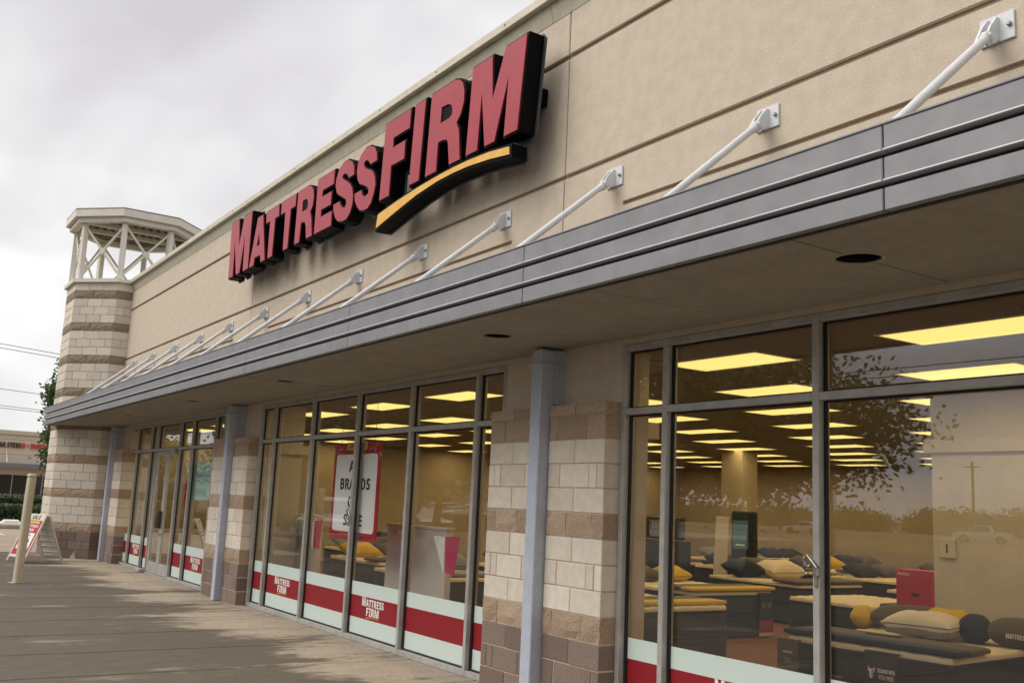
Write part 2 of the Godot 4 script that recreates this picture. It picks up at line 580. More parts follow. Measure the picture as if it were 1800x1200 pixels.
func make_ground() -> void:
	structure("ground", sheet(-900, 700, -700, 900, -0.034), M.grass_ground)
	structure("parking_lot", sheet(-52, 60, 6.2, 46, -0.028), M.asphalt_lot)
	structure("service_yard", sheet(-52, 60, -60, 6.2, -0.030), M.concrete_lot)
	structure("road", sheet(-500, 400, 84, 104, -0.026), M.asphalt)
	structure("far_parking_lot", sheet(-94, -53, -60, 60, -0.024), M.concrete_lot)
	var m := StandardMaterial3D.new()
	m.resource_name = "sidewalk_concrete"
	m.albedo_texture = sidewalk_texture()
	m.roughness = 0.93
	m.heightmap_enabled = true
	m.heightmap_texture = ImageTexture.create_from_image(grey(24, 0.25, 3))
	m.heightmap_scale = 0.06
	M["sidewalk"] = m
	structure("joint_bed", sheet(-27.4, 4.2, -0.14, 6.2, -0.022), M.joint_dirt)
	var sw := Node3D.new()
	sw.name = "sidewalk"
	sw.set_meta("kind", "structure")
	add_child(sw)
	var xs := [-27.4]
	var x := -9.7 - 1.34 * 13
	while x < 3.9:
		if x > -27.2: xs.append(x)
		x += 1.34
	xs.append(4.2)
	for i in xs.size() - 1:
		for zz in [[-0.14, 6.2]]:
			var a: float = xs[i] + 0.009
			var b: float = xs[i + 1] - 0.009
			var z0: float = zz[0]
			var z1: float = zz[1] - 0.012
			var st := begin()
			var e := 0.012
			var top := [Vector3(a + e, 0, z0 + e), Vector3(b - e, 0, z0 + e), Vector3(b - e, 0, z1 - e), Vector3(a + e, 0, z1 - e)]
			var low := [Vector3(a, -0.012, z0), Vector3(b, -0.012, z0), Vector3(b, -0.012, z1), Vector3(a, -0.012, z1)]
			var quads := [[top, Vector3.UP]]
			for k in 4:
				var k2 := (k + 1) % 4
				quads.append([[low[k], low[k2], top[k2], top[k]], Vector3.UP])
				quads.append([[low[k], low[k2], low[k2] - Vector3(0, 0.02, 0), low[k] - Vector3(0, 0.02, 0)], (low[k] + low[k2]) / 2 - (top[0] + top[2]) / 2])
			for q in quads:
				var p: Array = q[0]
				var n: Vector3 = (p[1] - p[0]).cross(p[2] - p[0]).normalized()
				var ord := [0, 1, 2, 0, 2, 3]
				if n.dot(q[1]) > 0.0: ord = [0, 2, 1, 0, 3, 2]
				else: n = -n
				for k in ord:
					st.set_normal(n)
					st.set_uv(Vector2((p[k].x + 27.6) / 32.0, p[k].z / 6.4))
					st.add_vertex(p[k])
			part(sw, "slab", st.commit(), m)
	# kerb and stripes of the car park to the left
	var kb := thing("kerb", "pale concrete kerb in front of the hedges", "kerb", Vector3(-41.8, -0.028, 0))
	for k in 12: part(kb, "kerb_stone", box(0.18, 0.15, 3.0, 0.02), M.kerb, Vector3(0, 0.075, -20 + 3.01 * k))
	for k in 7:
		solo("parking_stripe", box(4.6, 0.004, 0.11, 0.0), M.paint_line, Vector3(-38.6, -0.021, 0.75 + 2.75 * (k - 3)), Vector3.ZERO, "pale painted parking stripe on the car park left of the tower", "road marking", "parking stripes by the kerb")

# ------------------------------------------------------------------ masonry
func block_material(kind: String, k: int) -> Material:
	return M[{"b": "brown_block", "t": "tan_block", "w": "white_block"}[kind] + str(k % 3)] if kind != "s" else M.stained_block

func lay_block(parent: Node, kind: String, w: float, h: float, d: float, at: Vector3, turn := 0.0) -> void:
	var k := rng.randi() % 3
	var jit := Vector3(0, 0, rng.randf_range(-0.0025, 0.0025))
	var ww := snappedf(w, 0.005)
	var mesh: Mesh = split_block(ww, h, d, k) if kind in ["t", "s"] else box(ww, h, d, 0.005)
	part(parent, "block", mesh, block_material(kind, k), at + Basis(Vector3.UP, turn) * jit, Vector3(0, turn, 0))

const COURSES := ["b", "b", "b", "t", "w", "w", "w", "t", "w", "w", "w", "t"]

func pier(x0: float, x1: float, xc: float, label: String) -> void:
	var t := thing("masonry_pier", label, "pier", Vector3(x0, 0, 0), 0.0, "masonry piers between the shop windows")
	var zf := 0.155
	var zb := -0.16
	for seg in [[x0, xc - 0.085, 1.0], [xc + 0.085, x1, -1.0]]:
		var wseg: float = seg[1] - seg[0]
		part(t, "mortar", box(wseg - 0.014, RH * 3, zf - zb - 0.008, 0.0), M.mortar_light, Vector3((seg[0] + seg[1]) / 2 - x0, RH * 1.5, (zf + zb) / 2 - 0.004))
		part(t, "mortar", box(wseg - 0.014, RH * 9 + 0.1, zf - zb - 0.008, 0.0), M.mortar_tan, Vector3((seg[0] + seg[1]) / 2 - x0, RH * 7.5 + 0.05, (zf + zb) / 2 - 0.004))
		for r in 13:
			var hh := RH if r < 12 else 0.10
			var y := RH * r + hh / 2
			var cuts := [0.0, 0.406] if r % 2 == 0 else [0.0, 0.10, 0.203, 0.609]
			if r == 3 or r == 7 or r == 11: cuts = [0.0, 0.25, 0.656] if r != 7 else [0.0, 0.15, 0.5]
			if r == 12: cuts = [0.0, 0.406]
			cuts.append(wseg)
			for i in cuts.size() - 1:
				if cuts[i] >= wseg: continue
				var a: float = cuts[i]
				var b: float = minf(cuts[i + 1], wseg)
				if b - a < 0.03: continue
				var mx: float = seg[0] + (a + b) / 2 if seg[2] > 0.0 else seg[1] - (a + b) / 2
				var kind: String = COURSES[r] if r < 12 else "t"
				var grow := 0.006 if r == 12 else 0.0
				lay_block(t, kind, b - a - 0.009, hh - 0.009, zf - zb + grow, Vector3(mx - x0, y, (zf + zb + grow) / 2))

func steel_column(xc: float, label: String) -> void:
	var t := thing("steel_column", label, "column", Vector3(xc, 0, 0.185), 0.0, "pale blue steel columns under the canopy")
	part(t, "post", box(0.15, 3.04, 0.15, 0.008), M.column_paint, Vector3(0, 1.52, 0))
	part(t, "cap_plate", box(0.19, 0.03, 0.19, 0.004), M.column_paint, Vector3(0, 2.9, 0.0))
	part(t, "bracket", box(0.14, 0.49, 0.17, 0.005), M.column_paint, Vector3(0.0, 2.80, -0.16))

func tower() -> void:
	var s := 1.15
	var ap := s * 1.2071
	var cz := -0.22
	var h := 0.1985
	var t := thing("octagonal_tower", "octagonal banded masonry tower with open cream lantern at the far end of the store", "tower", Vector3(SIDE, 0, cz))
	var corner := []
	for k in 8:
		var a := PI / 8 + PI / 4 * k
		corner.append(Vector3(cos(a), 0, sin(a)) * (ap / cos(PI / 8)))
	# core
	var pg := PackedVector2Array()
	for c in corner: pg.append(Vector2(c.x, c.z) * 0.985)
	for seg in [[0.0, 3 * h, "mortar_light"], [3 * h, 33 * h, "mortar_tan"]]:
		var core := part(t, "mortar", extruded(pg, 0, seg[1] - seg[0]), M[seg[2]], Vector3(0, seg[1], 0), Vector3(PI / 2, 0, 0))
		core.set_meta("kind", "stuff")
	# faces: +z (corner 2 -> 1), diagonal (1 -> 0), +x (0 -> 7, only its first part shows beside the wall)
	for f in [[2, 1, s], [1, 0, s], [0, 7, 0.42], [3, 2, s]]:
		var p0: Vector3 = corner[f[0]]
		var p1: Vector3 = corner[f[1]]
		var dir := (p1 - p0).normalized()
		var n := Vector3(p0.x + p1.x, 0, p0.z + p1.z).normalized()
		var turn := atan2(n.x, n.z)
		for r in 33:
			if f[0] == 3 and r > 11: continue
			var kind := "b"
			if r >= 3: kind = "t" if (r - 3) % 4 == 0 else "w"
			if kind == "t" and r > 14: kind = "s"
			var cuts := [0.0, 0.3833, 0.7667, 1.15] if r % 2 == 0 else [0.0, 0.1917, 0.575, 0.9583, 1.15]
			if kind in ["t", "s"]: cuts = [0.0, 0.52, 1.15]
			for i in cuts.size() - 1:
				if cuts[i] >= f[2] - 0.02: continue
				var b: float = minf(cuts[i + 1], f[2])
				var c0: float = cuts[i]
				lay_block(t, kind, b - c0 - 0.008, h - 0.008, 0.09, p0 + dir * ((c0 + b) / 2) + Vector3(0, h * (r + 0.5), 0) - n * 0.043, turn)
	# lantern
	var top := 33 * h
	var ring := PackedVector2Array()
	for c in corner: ring.append(Vector2(c.x, c.z) * 1.06)
	part(t, "cap_ring", extruded(ring, 0, 0.09), M.cream_paint, Vector3(0, top + 0.09, 0), Vector3(PI / 2, 0, 0))
	var lo := top + 0.09
	var hi := 8.05
	for k in 8:
		var a: Vector3 = corner[k] * 0.95
		var b: Vector3 = corner[(k + 1) % 8] * 0.95
		var ang := PI / 8 + PI / 4 * k
		part(t, "post", box(0.125, hi - lo, 0.125, 0.01), M.cream_paint, Vector3(a.x, (lo + hi) / 2, a.z), Vector3(0, -ang, 0))
		var st := begin()
		tube(st, [a + Vector3(0, lo + 0.06, 0), b + Vector3(0, hi - 0.04, 0)], [0.03, 0.03], 6)
		tube(st, [b + Vector3(0, lo + 0.06, 0), a + Vector3(0, hi - 0.04, 0)], [0.03, 0.03], 6)
		part(t, "cross_brace", st.commit(), M.cream_paint)
		var m := (a + b) / 2
		part(t, "brace_plate", box(0.14, 0.14, 0.08, 0.012), M.cream_paint, Vector3(m.x, (lo + hi) / 2, m.z), Vector3(0, atan2(m.x, m.z), PI / 4))
	var beam := PackedVector2Array()
	var fas := PackedVector2Array()
	for c in corner:
		beam.append(Vector2(c.x, c.z) * 1.08)
		fas.append(Vector2(c.x, c.z) * 1.15)
	# ring beam and fascia as hollow bands so that the deck shows from below
	for bd in [[1.08, 0.12, hi, hi + 0.12], [1.15, 0.08, hi + 0.12, hi + 0.29]]:
		var st := begin()
		for k in 8:
			var a: Vector3 = corner[k]
			var b: Vector3 = corner[(k + 1) % 8]
			var inn: float = bd[0] - bd[1]
			var q := [a * bd[0], b * bd[0], b * inn, a * inn]
			var y0 := Vector3(0, bd[2], 0)
			var y1 := Vector3(0, bd[3], 0)
			var m := a + b
			poly(st, [q[0] + y0, q[1] + y0, q[1] + y1, q[0] + y1], m)
			poly(st, [q[2] + y0, q[3] + y0, q[3] + y1, q[2] + y1], -m)
			poly(st, [q[0] + y0, q[1] + y0, q[2] + y0, q[3] + y0], Vector3.DOWN)
			poly(st, [q[0] + y1, q[1] + y1, q[2] + y1, q[3] + y1], Vector3.UP)
		part(t, "fascia" if bd[0] > 1.1 else "ring_beam", st.commit(), M.cream_paint)
	part(t, "roof_deck", extruded(fas, 0, 0.03), M.deck, Vector3(0, hi + 0.324, 0), Vector3(PI / 2, 0, 0))
	for k in 15:
		var z := -1.35 + 0.193 * k
		var half := minf(ap * 1.05, ap * 1.05 * sqrt(2.0) - absf(z)) if absf(z) > s / 2 else ap * 1.05
		part(t, "deck_rib", box(half * 2 - 0.1, 0.05, 0.07, 0.006), M.deck, Vector3(0, hi + 0.275, z))
	for k in 3: part(t, "purlin", box(0.09, 0.10, 2.7, 0.006), M.cream_paint, Vector3(-0.8 + 0.8 * k, hi + 0.19, 0))

# ------------------------------------------------------------------ the store building
func store() -> void:
	var t := thing("store_building", "tan stucco store building with grooved panels and parapet above the grey canopy", "building", Vector3(0, 0, 0))
	var jx := [-15.91, -7.22, 1.47, 4.2]
	# stucco panels, proud of the joint plane behind them
	part(t, "joint_plane", box(29.3, 3.27, 0.2, 0.0), M.stucco_joint, Vector3(-10.45, 4.735, -0.132))
	var x0 := -25.1
	for i in jx.size():
		var x1: float = jx[i]
		var a := x0 + 0.008
		var b := x1 - 0.008
		if b - a > 0.3:
			for r in [[4.722, 5.884], [5.93, 6.37]]:
				part(t, "wall_panel", box(b - a, r[1] - r[0], 0.03, 0.009), M.stucco, Vector3((a + b) / 2, (r[0] + r[1]) / 2, -0.015))
			# below the second groove a short groove runs above each window only
			var wl := maxf(a, x0 + 0.86) if i > 0 else a
			var wr := x1 - 0.86
			for seg in [[a, wl], [wr, b]]:
				if seg[1] - seg[0] > 0.1: part(t, "wall_panel", box(seg[1] - seg[0], 4.68 - 3.09, 0.03, 0.0), M.stucco, Vector3((seg[0] + seg[1]) / 2, (4.68 + 3.09) / 2, -0.015))
			if wr - wl > 0.1:
				part(t, "wall_panel", box(wr - wl, 4.68 - 4.275, 0.03, 0.0), M.stucco, Vector3((wl + wr) / 2, (4.68 + 4.275) / 2, -0.015))
				part(t, "wall_panel", box(wr - wl, 4.235 - 3.09, 0.03, 0.0), M.stucco, Vector3((wl + wr) / 2, (4.235 + 3.09) / 2, -0.015))
		x0 = x1
	# parapet: sloped cove and a flashing on top, in lengths
	for k in 10:
		var a := -25.2 + 2.95 * k
		var b := a + 2.944
		var st := begin()
		var pr := [Vector2(0.0, 6.37), Vector2(0.04, 6.54), Vector2(0.04, 6.57), Vector2(-0.3, 6.57), Vector2(-0.3, 6.37)]
		for i in 5:
			var p: Vector2 = pr[i]
			var q: Vector2 = pr[(i + 1) % 5]
			poly(st, [Vector3(a, p.y, p.x), Vector3(b, p.y, p.x), Vector3(b, q.y, q.x), Vector3(a, q.y, q.x)], Vector3(0, (p.y + q.y) / 2 - 6.5, (p.x + q.x) / 2 + 0.12))
		for e in [a, b]:
			var cap := []
			for p in pr: cap.append(Vector3(e, p.y, p.x))
			poly(st, cap, Vector3(e - (a + b) / 2, 0, 0))
		part(t, "parapet_cove", st.commit(), M.cap_paint)
		part(t, "parapet_flashing", box(2.944, 0.10, 0.40, 0.008), M.flashing, Vector3((a + b) / 2, 6.607, -0.095))
		for f in [0.25, 0.75]: part(t, "rivet", box(0.02, 0.02, 0.012, 0.004), M.bolt, Vector3(lerpf(a, b, f), 6.615, 0.108))
	# wall strips above the piers, behind the columns
	for p in [[-25.2, -23.44], [-16.75, -15.0], [-8.06, -6.31], [0.63, 2.38]]:
		part(t, "upper_pier", box(p[1] - p[0], 0.56, 0.2, 0.004), M.stucco, Vector3((p[0] + p[1]) / 2, 2.80, -0.105))
		part(t, "pier_core", box(p[1] - p[0] - 0.02, 2.5, 0.14, 0.0), M.inner_white, Vector3((p[0] + p[1]) / 2, 1.26, -0.24))
	part(t, "head_filler", box(29.2, 0.085, 0.1, 0.0), M.stucco, Vector3(-10.4, 3.058, -0.058))
	# shell
	part(t, "header", box(29.0, 0.60, 0.06, 0.0), M.inner_white, Vector3(-10.3, 3.47, -0.27))
	part(t, "rear_wall", box(29.4, 6.3, 0.3, 0.0), M.inner_wall, Vector3(-10.4, 3.15, -18.2))
	part(t, "side_wall", box(0.3, 6.3, 17.85, 0.0), M.inner_wall, Vector3(-25.0, 3.15, -9.1))
	part(t, "side_wall", box(0.3, 6.3, 17.7, 0.0), M.inner_wall, Vector3(4.1, 3.15, -9.15))
	part(t, "floor", box(28.7, 0.10, 17.9, 0.0), M.carpet, Vector3(-10.45, -0.048, -9.1))
	part(t, "ceiling", box(28.7, 0.08, 17.93, 0.0), M.ceiling, Vector3(-10.45, 3.145, -9.045))
	part(t, "roof", box(29.2, 0.2, 18.0, 0.0), M.asphalt, Vector3(-10.4, 6.2, -9.3))
	# the fourth pier stands outside the picture and closes the front
	part(t, "end_pier", box(3.5, 2.55, 0.3, 0.01), M.white_block1, Vector3(2.4, 1.27, 0.0))

func canopy() -> void:
	var t := thing("canopy", "long grey ribbed metal canopy hung on white rods over the shop front", "canopy", Vector3(0, 0, 0))
	var zc := 1.482
	var xl := -26.07
	var seams := []
	for k in 12: seams.append(xl + 2.92 * k)
	part(t, "backing", box(33.0, 0.38, 0.06, 0.0), M.canopy_back, Vector3(-9.5, 3.25, zc - 0.075))
	for k in seams.size() - 1:
		var w: float = 2.92 - 0.008
		var mx: float = seams[k] + 1.46
		for b in [[3.345, 3.459], [3.199, 3.303], [3.052, 3.158]]:
			part(t, "fascia_panel", box(w, b[1] - b[0], 0.045, 0.004), M.canopy_metal, Vector3(mx, (b[0] + b[1]) / 2, zc - 0.0225))
		for y in [3.338, 3.192]:
			part(t, "drip_lip", box(w, 0.009, 0.058, 0.002), M.canopy_lip, Vector3(mx, y + 0.001, zc - 0.019))
		part(t, "top_flashing", box(w, 0.012, 0.30, 0.003), M.canopy_metal, Vector3(mx, 3.466, zc - 0.145))
	# left return
	for b in [[3.345, 3.459], [3.199, 3.303], [3.052, 3.158]]:
		part(t, "fascia_panel", box(0.045, b[1] - b[0], 1.36, 0.004), M.canopy_metal, Vector3(xl + 0.02, (b[0] + b[1]) / 2, zc - 0.73))
	for y in [3.338, 3.192]:
		part(t, "drip_lip", box(0.062, 0.013, 1.36, 0.003), M.canopy_lip, Vector3(xl + 0.012, y, zc - 0.73))
	part(t, "deck", box(32.9, 0.05, 1.36, 0.0), M.canopy_back, Vector3(-9.55, 3.42, 0.72))
	# soffit boards, cut out for the downlights
	var lights := [-20.27, -15.87, -11.87, -6.97, -3.35, 1.0]
	var ends := [-26.0, -22.4, -18.2, -14.0, -9.4, -5.0, -1.0, 6.0]
	for k in ends.size() - 1:
		var a: float = ends[k] + 0.004
		var b: float = ends[k + 1] - 0.004
		var pg := pairs([a, 0.005, b, 0.005, b, 1.40, a, 1.40])
		var hole := PackedVector2Array()
		for lx in lights:
			if lx > a and lx < b:
				for i in 20: hole.append(Vector2(lx + 0.122 * cos(TAU * i / 20.0), 0.82 + 0.122 * sin(TAU * i / 20.0)))
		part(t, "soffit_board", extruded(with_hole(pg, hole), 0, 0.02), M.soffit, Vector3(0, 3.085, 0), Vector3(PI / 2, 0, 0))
	for sx in [-20.27, -11.87, -3.35]:
		part(t, "joint_strip", box(0.022, 0.006, 0.66, 0.001), M.soffit, Vector3(sx, 3.062, 0.336))
		part(t, "joint_strip", box(0.022, 0.006, 0.42, 0.001), M.soffit, Vector3(sx, 3.062, 1.186))
	part(t, "drip_edge", box(32.0, 0.02, 0.03, 0.002), M.canopy_back, Vector3(-10.0, 3.057, 1.42))
	for lx in lights:
		var d := Node3D.new()
		d.name = "downlight"
		t.add_child(d, true)
		d.position = Vector3(lx, 3.06, 0.82)
		var st := begin()
		var ring := []
		for prof in [[0.142, 0.004, 0.138, -0.001], [0.138, -0.001, 0.124, -0.001], [0.124, -0.001, 0.12, 0.01]]:
			for i in 28:
				var a0 := TAU * i / 28.0
				var a1 := TAU * (i + 1) / 28.0
				poly(st, [Vector3(cos(a0) * prof[0], prof[1], sin(a0) * prof[0]), Vector3(cos(a1) * prof[0], prof[1], sin(a1) * prof[0]), Vector3(cos(a1) * prof[2], prof[3], sin(a1) * prof[2]), Vector3(cos(a0) * prof[2], prof[3], sin(a0) * prof[2])], Vector3.DOWN)
		part(d, "trim_ring", st.commit(), M.trim_ring)
		var cs := begin()
		tube(cs, [Vector3(0, 0.01, 0), Vector3(0, 0.26, 0)], [0.12, 0.11], 20, false)
		tube(cs, [Vector3(0, 0.26, 0), Vector3(0, 0.27, 0)], [0.11, 0.11], 20, true)
		part(d, "can", cs.commit(), M.can_black)
	# support rods
	var rod_mesh := begin()
	tube(rod_mesh, [Vector3(0, 4.43, 0.115), Vector3(0, 3.46, 1.25)], [0.027, 0.027], 12)
	var rm := rod_mesh.commit()
	var gus := extruded(pairs([0.0, 4.58, 0.0, 4.44, 0.07, 4.41, 0.13, 4.365, 0.16, 4.40, 0.10, 4.50, 0.04, 4.57]), -0.008, 0.008)
	for k in 17:
		var x := -2.99 - 1.738 * (k - 2)
		if x < -26.0: continue
		var r := Node3D.new()
		r.name = "support_rod"
		t.add_child(r, true)
		r.position = Vector3(x, 0, 0)
		part(r, "rod", rm, M.white_paint)
		part(r, "wall_plate", box(0.21, 0.17, 0.016, 0.003), M.white_paint, Vector3(0, 4.51, 0.008))
		for gx in [-0.028, 0.028]: part(r, "gusset", gus, M.white_paint, Vector3(gx - 0.03, 0, 0.0), Vector3(0, -PI / 2, 0)).position = Vector3(gx - 0.02, 0, 0.0)
		part(r, "collar", box(0.07, 0.07, 0.06, 0.018), M.white_paint, Vector3(0, 4.42, 0.125), Vector3(0.86, 0, 0))
		for bx in [-0.08, 0.08]: part(r, "bolt", box(0.026, 0.026, 0.024, 0.006), M.bolt, Vector3(bx, 4.51, 0.026))

# ------------------------------------------------------------------ the sign
const LETTERS := [
	["letter_m", [-5.09,6.10,-4.71,6.09,-4.60,5.62,-4.45,6.09,-4.08,6.08,-4.06,5.15,-4.30,5.15,-4.34,5.75,-4.47,5.15,-4.64,5.15,-4.84,5.75,-4.80,5.15,-5.03,5.15], []],
	["letter_a", [-3.77,5.91,-3.54,5.91,-3.30,5.15,-3.48,5.15,-3.52,5.27,-3.77,5.27,-3.80,5.15,-4.00,5.15], [-3.65,5.65,-3.58,5.44,-3.72,5.44]],
	["letter_t", [-3.39,5.91,-2.85,5.91,-2.82,5.73,-2.98,5.73,-2.99,5.15,-3.18,5.15,-3.19,5.73,-3.36,5.73], []],
	["letter_t", [-2.74,5.91,-2.17,5.91,-2.17,5.73,-2.35,5.73,-2.36,5.15,-2.54,5.15,-2.56,5.73,-2.74,5.73], []],
	["letter_r", [-2.09,5.91,-1.71,5.91,-1.60,5.88,-1.52,5.80,-1.49,5.69,-1.51,5.58,-1.58,5.51,-1.52,5.40,-1.46,5.15,-1.66,5.15,-1.71,5.34,-1.75,5.40,-1.83,5.42,-1.90,5.42,-1.92,5.15,-2.10,5.15], [-1.89,5.74,-1.76,5.74,-1.70,5.70,-1.68,5.64,-1.71,5.58,-1.89,5.58]],
	["letter_e", [-1.38,5.91,-0.82,5.91,-0.82,5.72,-1.18,5.72,-1.19,5.63,-0.87,5.63,-0.87,5.45,-1.19,5.45,-1.19,5.35,-0.82,5.35,-0.81,5.15,-1.38,5.15], []],
	["letter_s", [-0.18,5.68,-0.20,5.79,-0.28,5.88,-0.39,5.93,-0.55,5.93,-0.68,5.87,-0.74,5.77,-0.75,5.67,-0.69,5.56,-0.58,5.50,-0.47,5.45,-0.38,5.40,-0.36,5.34,-0.40,5.30,-0.47,5.31,-0.54,5.36,-0.59,5.42,-0.78,5.42,-0.76,5.33,-0.69,5.23,-0.59,5.16,-0.46,5.13,-0.33,5.13,-0.23,5.19,-0.17,5.29,-0.17,5.40,-0.21,5.51,-0.30,5.59,-0.42,5.66,-0.51,5.70,-0.55,5.74,-0.52,5.77,-0.46,5.77,-0.38,5.73,-0.35,5.68], []],
	["letter_s", [0.47,5.69,0.45,5.79,0.38,5.88,0.26,5.93,0.11,5.94,-0.01,5.89,-0.08,5.80,-0.10,5.69,-0.06,5.58,0.01,5.51,0.14,5.46,0.23,5.42,0.29,5.37,0.28,5.32,0.20,5.30,0.12,5.33,0.07,5.41,-0.12,5.41,-0.10,5.32,-0.03,5.23,0.06,5.16,0.17,5.13,0.29,5.13,0.38,5.18,0.44,5.28,0.47,5.38,0.45,5.47,0.39,5.56,0.31,5.61,0.18,5.66,0.11,5.71,0.10,5.76,0.15,5.78,0.23,5.75,0.29,5.69], []],
	["letter_f", [0.66,6.08,1.30,6.08,1.29,5.85,0.89,5.85,0.89,5.73,1.20,5.73,1.20,5.51,0.87,5.51,0.86,5.15,0.61,5.15], []],
	["letter_i", [1.41,6.08,1.65,6.08,1.59,5.15,1.36,5.15], []],
	["letter_r", [1.79,6.08,2.29,6.08,2.39,6.05,2.46,5.99,2.50,5.89,2.50,5.77,2.45,5.65,2.37,5.58,2.43,5.48,2.48,5.15,2.26,5.15,2.21,5.41,2.18,5.45,2.10,5.47,1.99,5.47,1.98,5.15,1.74,5.15], [2.03,5.86,2.17,5.85,2.24,5.82,2.27,5.76,2.26,5.70,2.21,5.68,2.02,5.68]],
	["letter_m", [2.66,6.08,3.03,6.08,3.07,5.61,3.28,6.08,3.64,6.08,3.54,5.15,3.31,5.15,3.35,5.75,3.14,5.15,2.96,5.15,2.86,5.75,2.82,5.15,2.60,5.15], []],
	["swoosh", [0.60,4.98,1.05,5.03,1.55,5.07,2.02,5.09,2.35,5.095,2.66,5.09,3.06,5.065,3.41,5.02,3.42,4.94,3.06,4.99,2.67,5.025,2.35,5.035,2.02,5.03,1.56,4.99,1.07,4.91,0.57,4.82], []],
]

func store_sign() -> void:
	var t := thing("store_sign", "large red channel letter sign with yellow swoosh on the stucco wall", "sign", Vector3(-11.0, 0, 0))
	for l in LETTERS:
		var face := pairs(l[1])
		var hole := pairs(l[2])
		var mat: Material = M.sign_yellow if l[0] == "swoosh" else M.sign_red
		var rim := 0.02 if l[0] != "swoosh" else 0.03
		var body := part(t, l[0], extruded(grown(face, rim), 0.215, 0.388), M.sign_black)
		part(body, "face", extruded(with_hole(face, hole), 0.389, 0.402), mat)
		# dark backer plate behind, a little larger all round, standing off the wall
		var back: Array = Geometry2D.offset_polygon(face, 0.055, Geometry2D.JOIN_ROUND)
		part(body, "backer", extruded(back[0], 0.20, 0.214), M.sign_grey)
	for r in [[-5.0, -2.2, 5.45], [-2.1, 0.45, 5.45], [0.7, 3.46, 5.60]]:
		part(t, "raceway", box(r[1] - r[0], 0.17, 0.19, 0.004), M.sign_black, Vector3((r[0] + r[1]) / 2, r[2], 0.1))
	for x in [1.4, 3.3]: part(t, "swoosh_strut", box(0.12, 0.2, 0.03, 0.003), M.sign_grey, Vector3(x, 5.08, 0.22))

# ------------------------------------------------------------------ shop windows
func pane(t: Node, x0: float, x1: float, y0: float, y1: float, double := false) -> void:
	var w := x1 - x0
	var h := y1 - y0
	var p := part(t, "pane", box(w + 0.01, h + 0.01, 0.006, 0.0), M.glass, Vector3((x0 + x1) / 2, (y0 + y1) / 2, -0.073))
	if double: part(p, "reflection_sheet", box(w + 0.01, h + 0.01, 0.006, 0.0), M.glass, Vector3(0, 0, -0.018))  # second glass sheet added only to strengthen the reflections
	var st := begin()
	var g := 0.014
	for e in [[0.0, h / 2 - g / 2, w, g], [0.0, -h / 2 + g / 2, w, g], [-w / 2 + g, 0.0, g * 2, h - 2 * g], [w / 2 - g / 2, 0.0, g, h - 2 * g]]:
		add_box(st, Vector3(e[0], e[1], 0.0135), Vector3(e[2], e[3], 0.019), 0.003)
	part(p, "gasket", st.commit(), M.gasket)

func shop_logo(t: Node, x: float) -> void:
	lettering(t, "lettering", "M", 0.095, 0.105, Vector3(x - 0.245, 0.462, -0.0662), M.vinyl_white, 0.0015, Vector3.ZERO, 800)
	lettering(t, "lettering", "ATTRESS", 0.47, 0.085, Vector3(x + 0.045, 0.453, -0.0662), M.vinyl_white, 0.0015, Vector3.ZERO, 800)
	lettering(t, "lettering", "FIRM", 0.33, 0.095, Vector3(x, 0.352, -0.0662), M.vinyl_white, 0.0015, Vector3.ZERO, 800)
	part(t, "lettering", extruded(pairs([-0.17, 0.286, -0.05, 0.294, 0.08, 0.296, 0.17, 0.292, 0.17, 0.286, 0.08, 0.289, -0.05, 0.286, -0.17, 0.274]), 0.0, 0.0015), M.vinyl_gold, Vector3(x, 0, -0.0675))

func vinyl(t: Node, x0: float, x1: float) -> void:
	var w := x1 - x0 - 0.03
	var x := (x0 + x1) / 2
	for b in [[0.074, 0.260, "vinyl_mint"], [0.516, 0.675, "vinyl_mint"]]:
		part(t, "frosted_band", box(w, b[1] - b[0], 0.0012, 0.0), M[b[2]], Vector3(x, (b[0] + b[1]) / 2, -0.0690))
	part(t, "red_band", box(w, 0.256, 0.0012, 0.0), M.vinyl_red, Vector3(x, 0.388, -0.0690))

func frame_row(t: Node, xs: Array, double := false) -> void:
	for x in xs:
		part(t, "mullion", box(0.052, 3.012, 0.115, 0.003), M.aluminium, Vector3(x, 1.506, -0.0575))
	for i in xs.size() - 1:
		var a: float = xs[i] + 0.026
		var b: float = xs[i + 1] - 0.026
		for y in [[2.958, 3.012], [2.432, 2.486], [0.0, 0.058]]:
			part(t, "rail", box(b - a, y[1] - y[0], 0.109, 0.003), M.aluminium, Vector3((a + b) / 2, (y[0] + y[1]) / 2, -0.0575))
		pane(t, a, b, 2.486, 2.958, double)
		pane(t, a, b, 0.058, 2.432, double)
		vinyl(t, a, b)

func latch(x: float, y: float, label: String) -> void:
	var t := thing("window_lock", label, "lock", Vector3(x, y, 0.008), 0.0, "metal clip locks on the window mullions")
	var st := begin()
	tube(st, [Vector3(-0.075, 0.05, 0), Vector3(-0.09, 0.09, 0), Vector3(-0.06, 0.11, 0), Vector3(-0.02, 0.07, 0), Vector3(0.02, 0.03, 0)], [0.012, 0.013, 0.012, 0.013, 0.015], 8)
	tube(st, [Vector3(-0.06, -0.01, 0), Vector3(-0.09, 0.0, 0), Vector3(-0.085, 0.045, 0), Vector3(-0.04, 0.04, 0)], [0.011, 0.012, 0.012, 0.012], 8)
	part(t, "clip", st.commit(), M.chrome)
	part(t, "body", box(0.05, 0.07, 0.035, 0.012), M.chrome, Vector3(0.01, 0.01, 0))
	part(t, "tail", box(0.022, 0.07, 0.02, 0.008), M.chrome, Vector3(0.005, -0.055, 0))

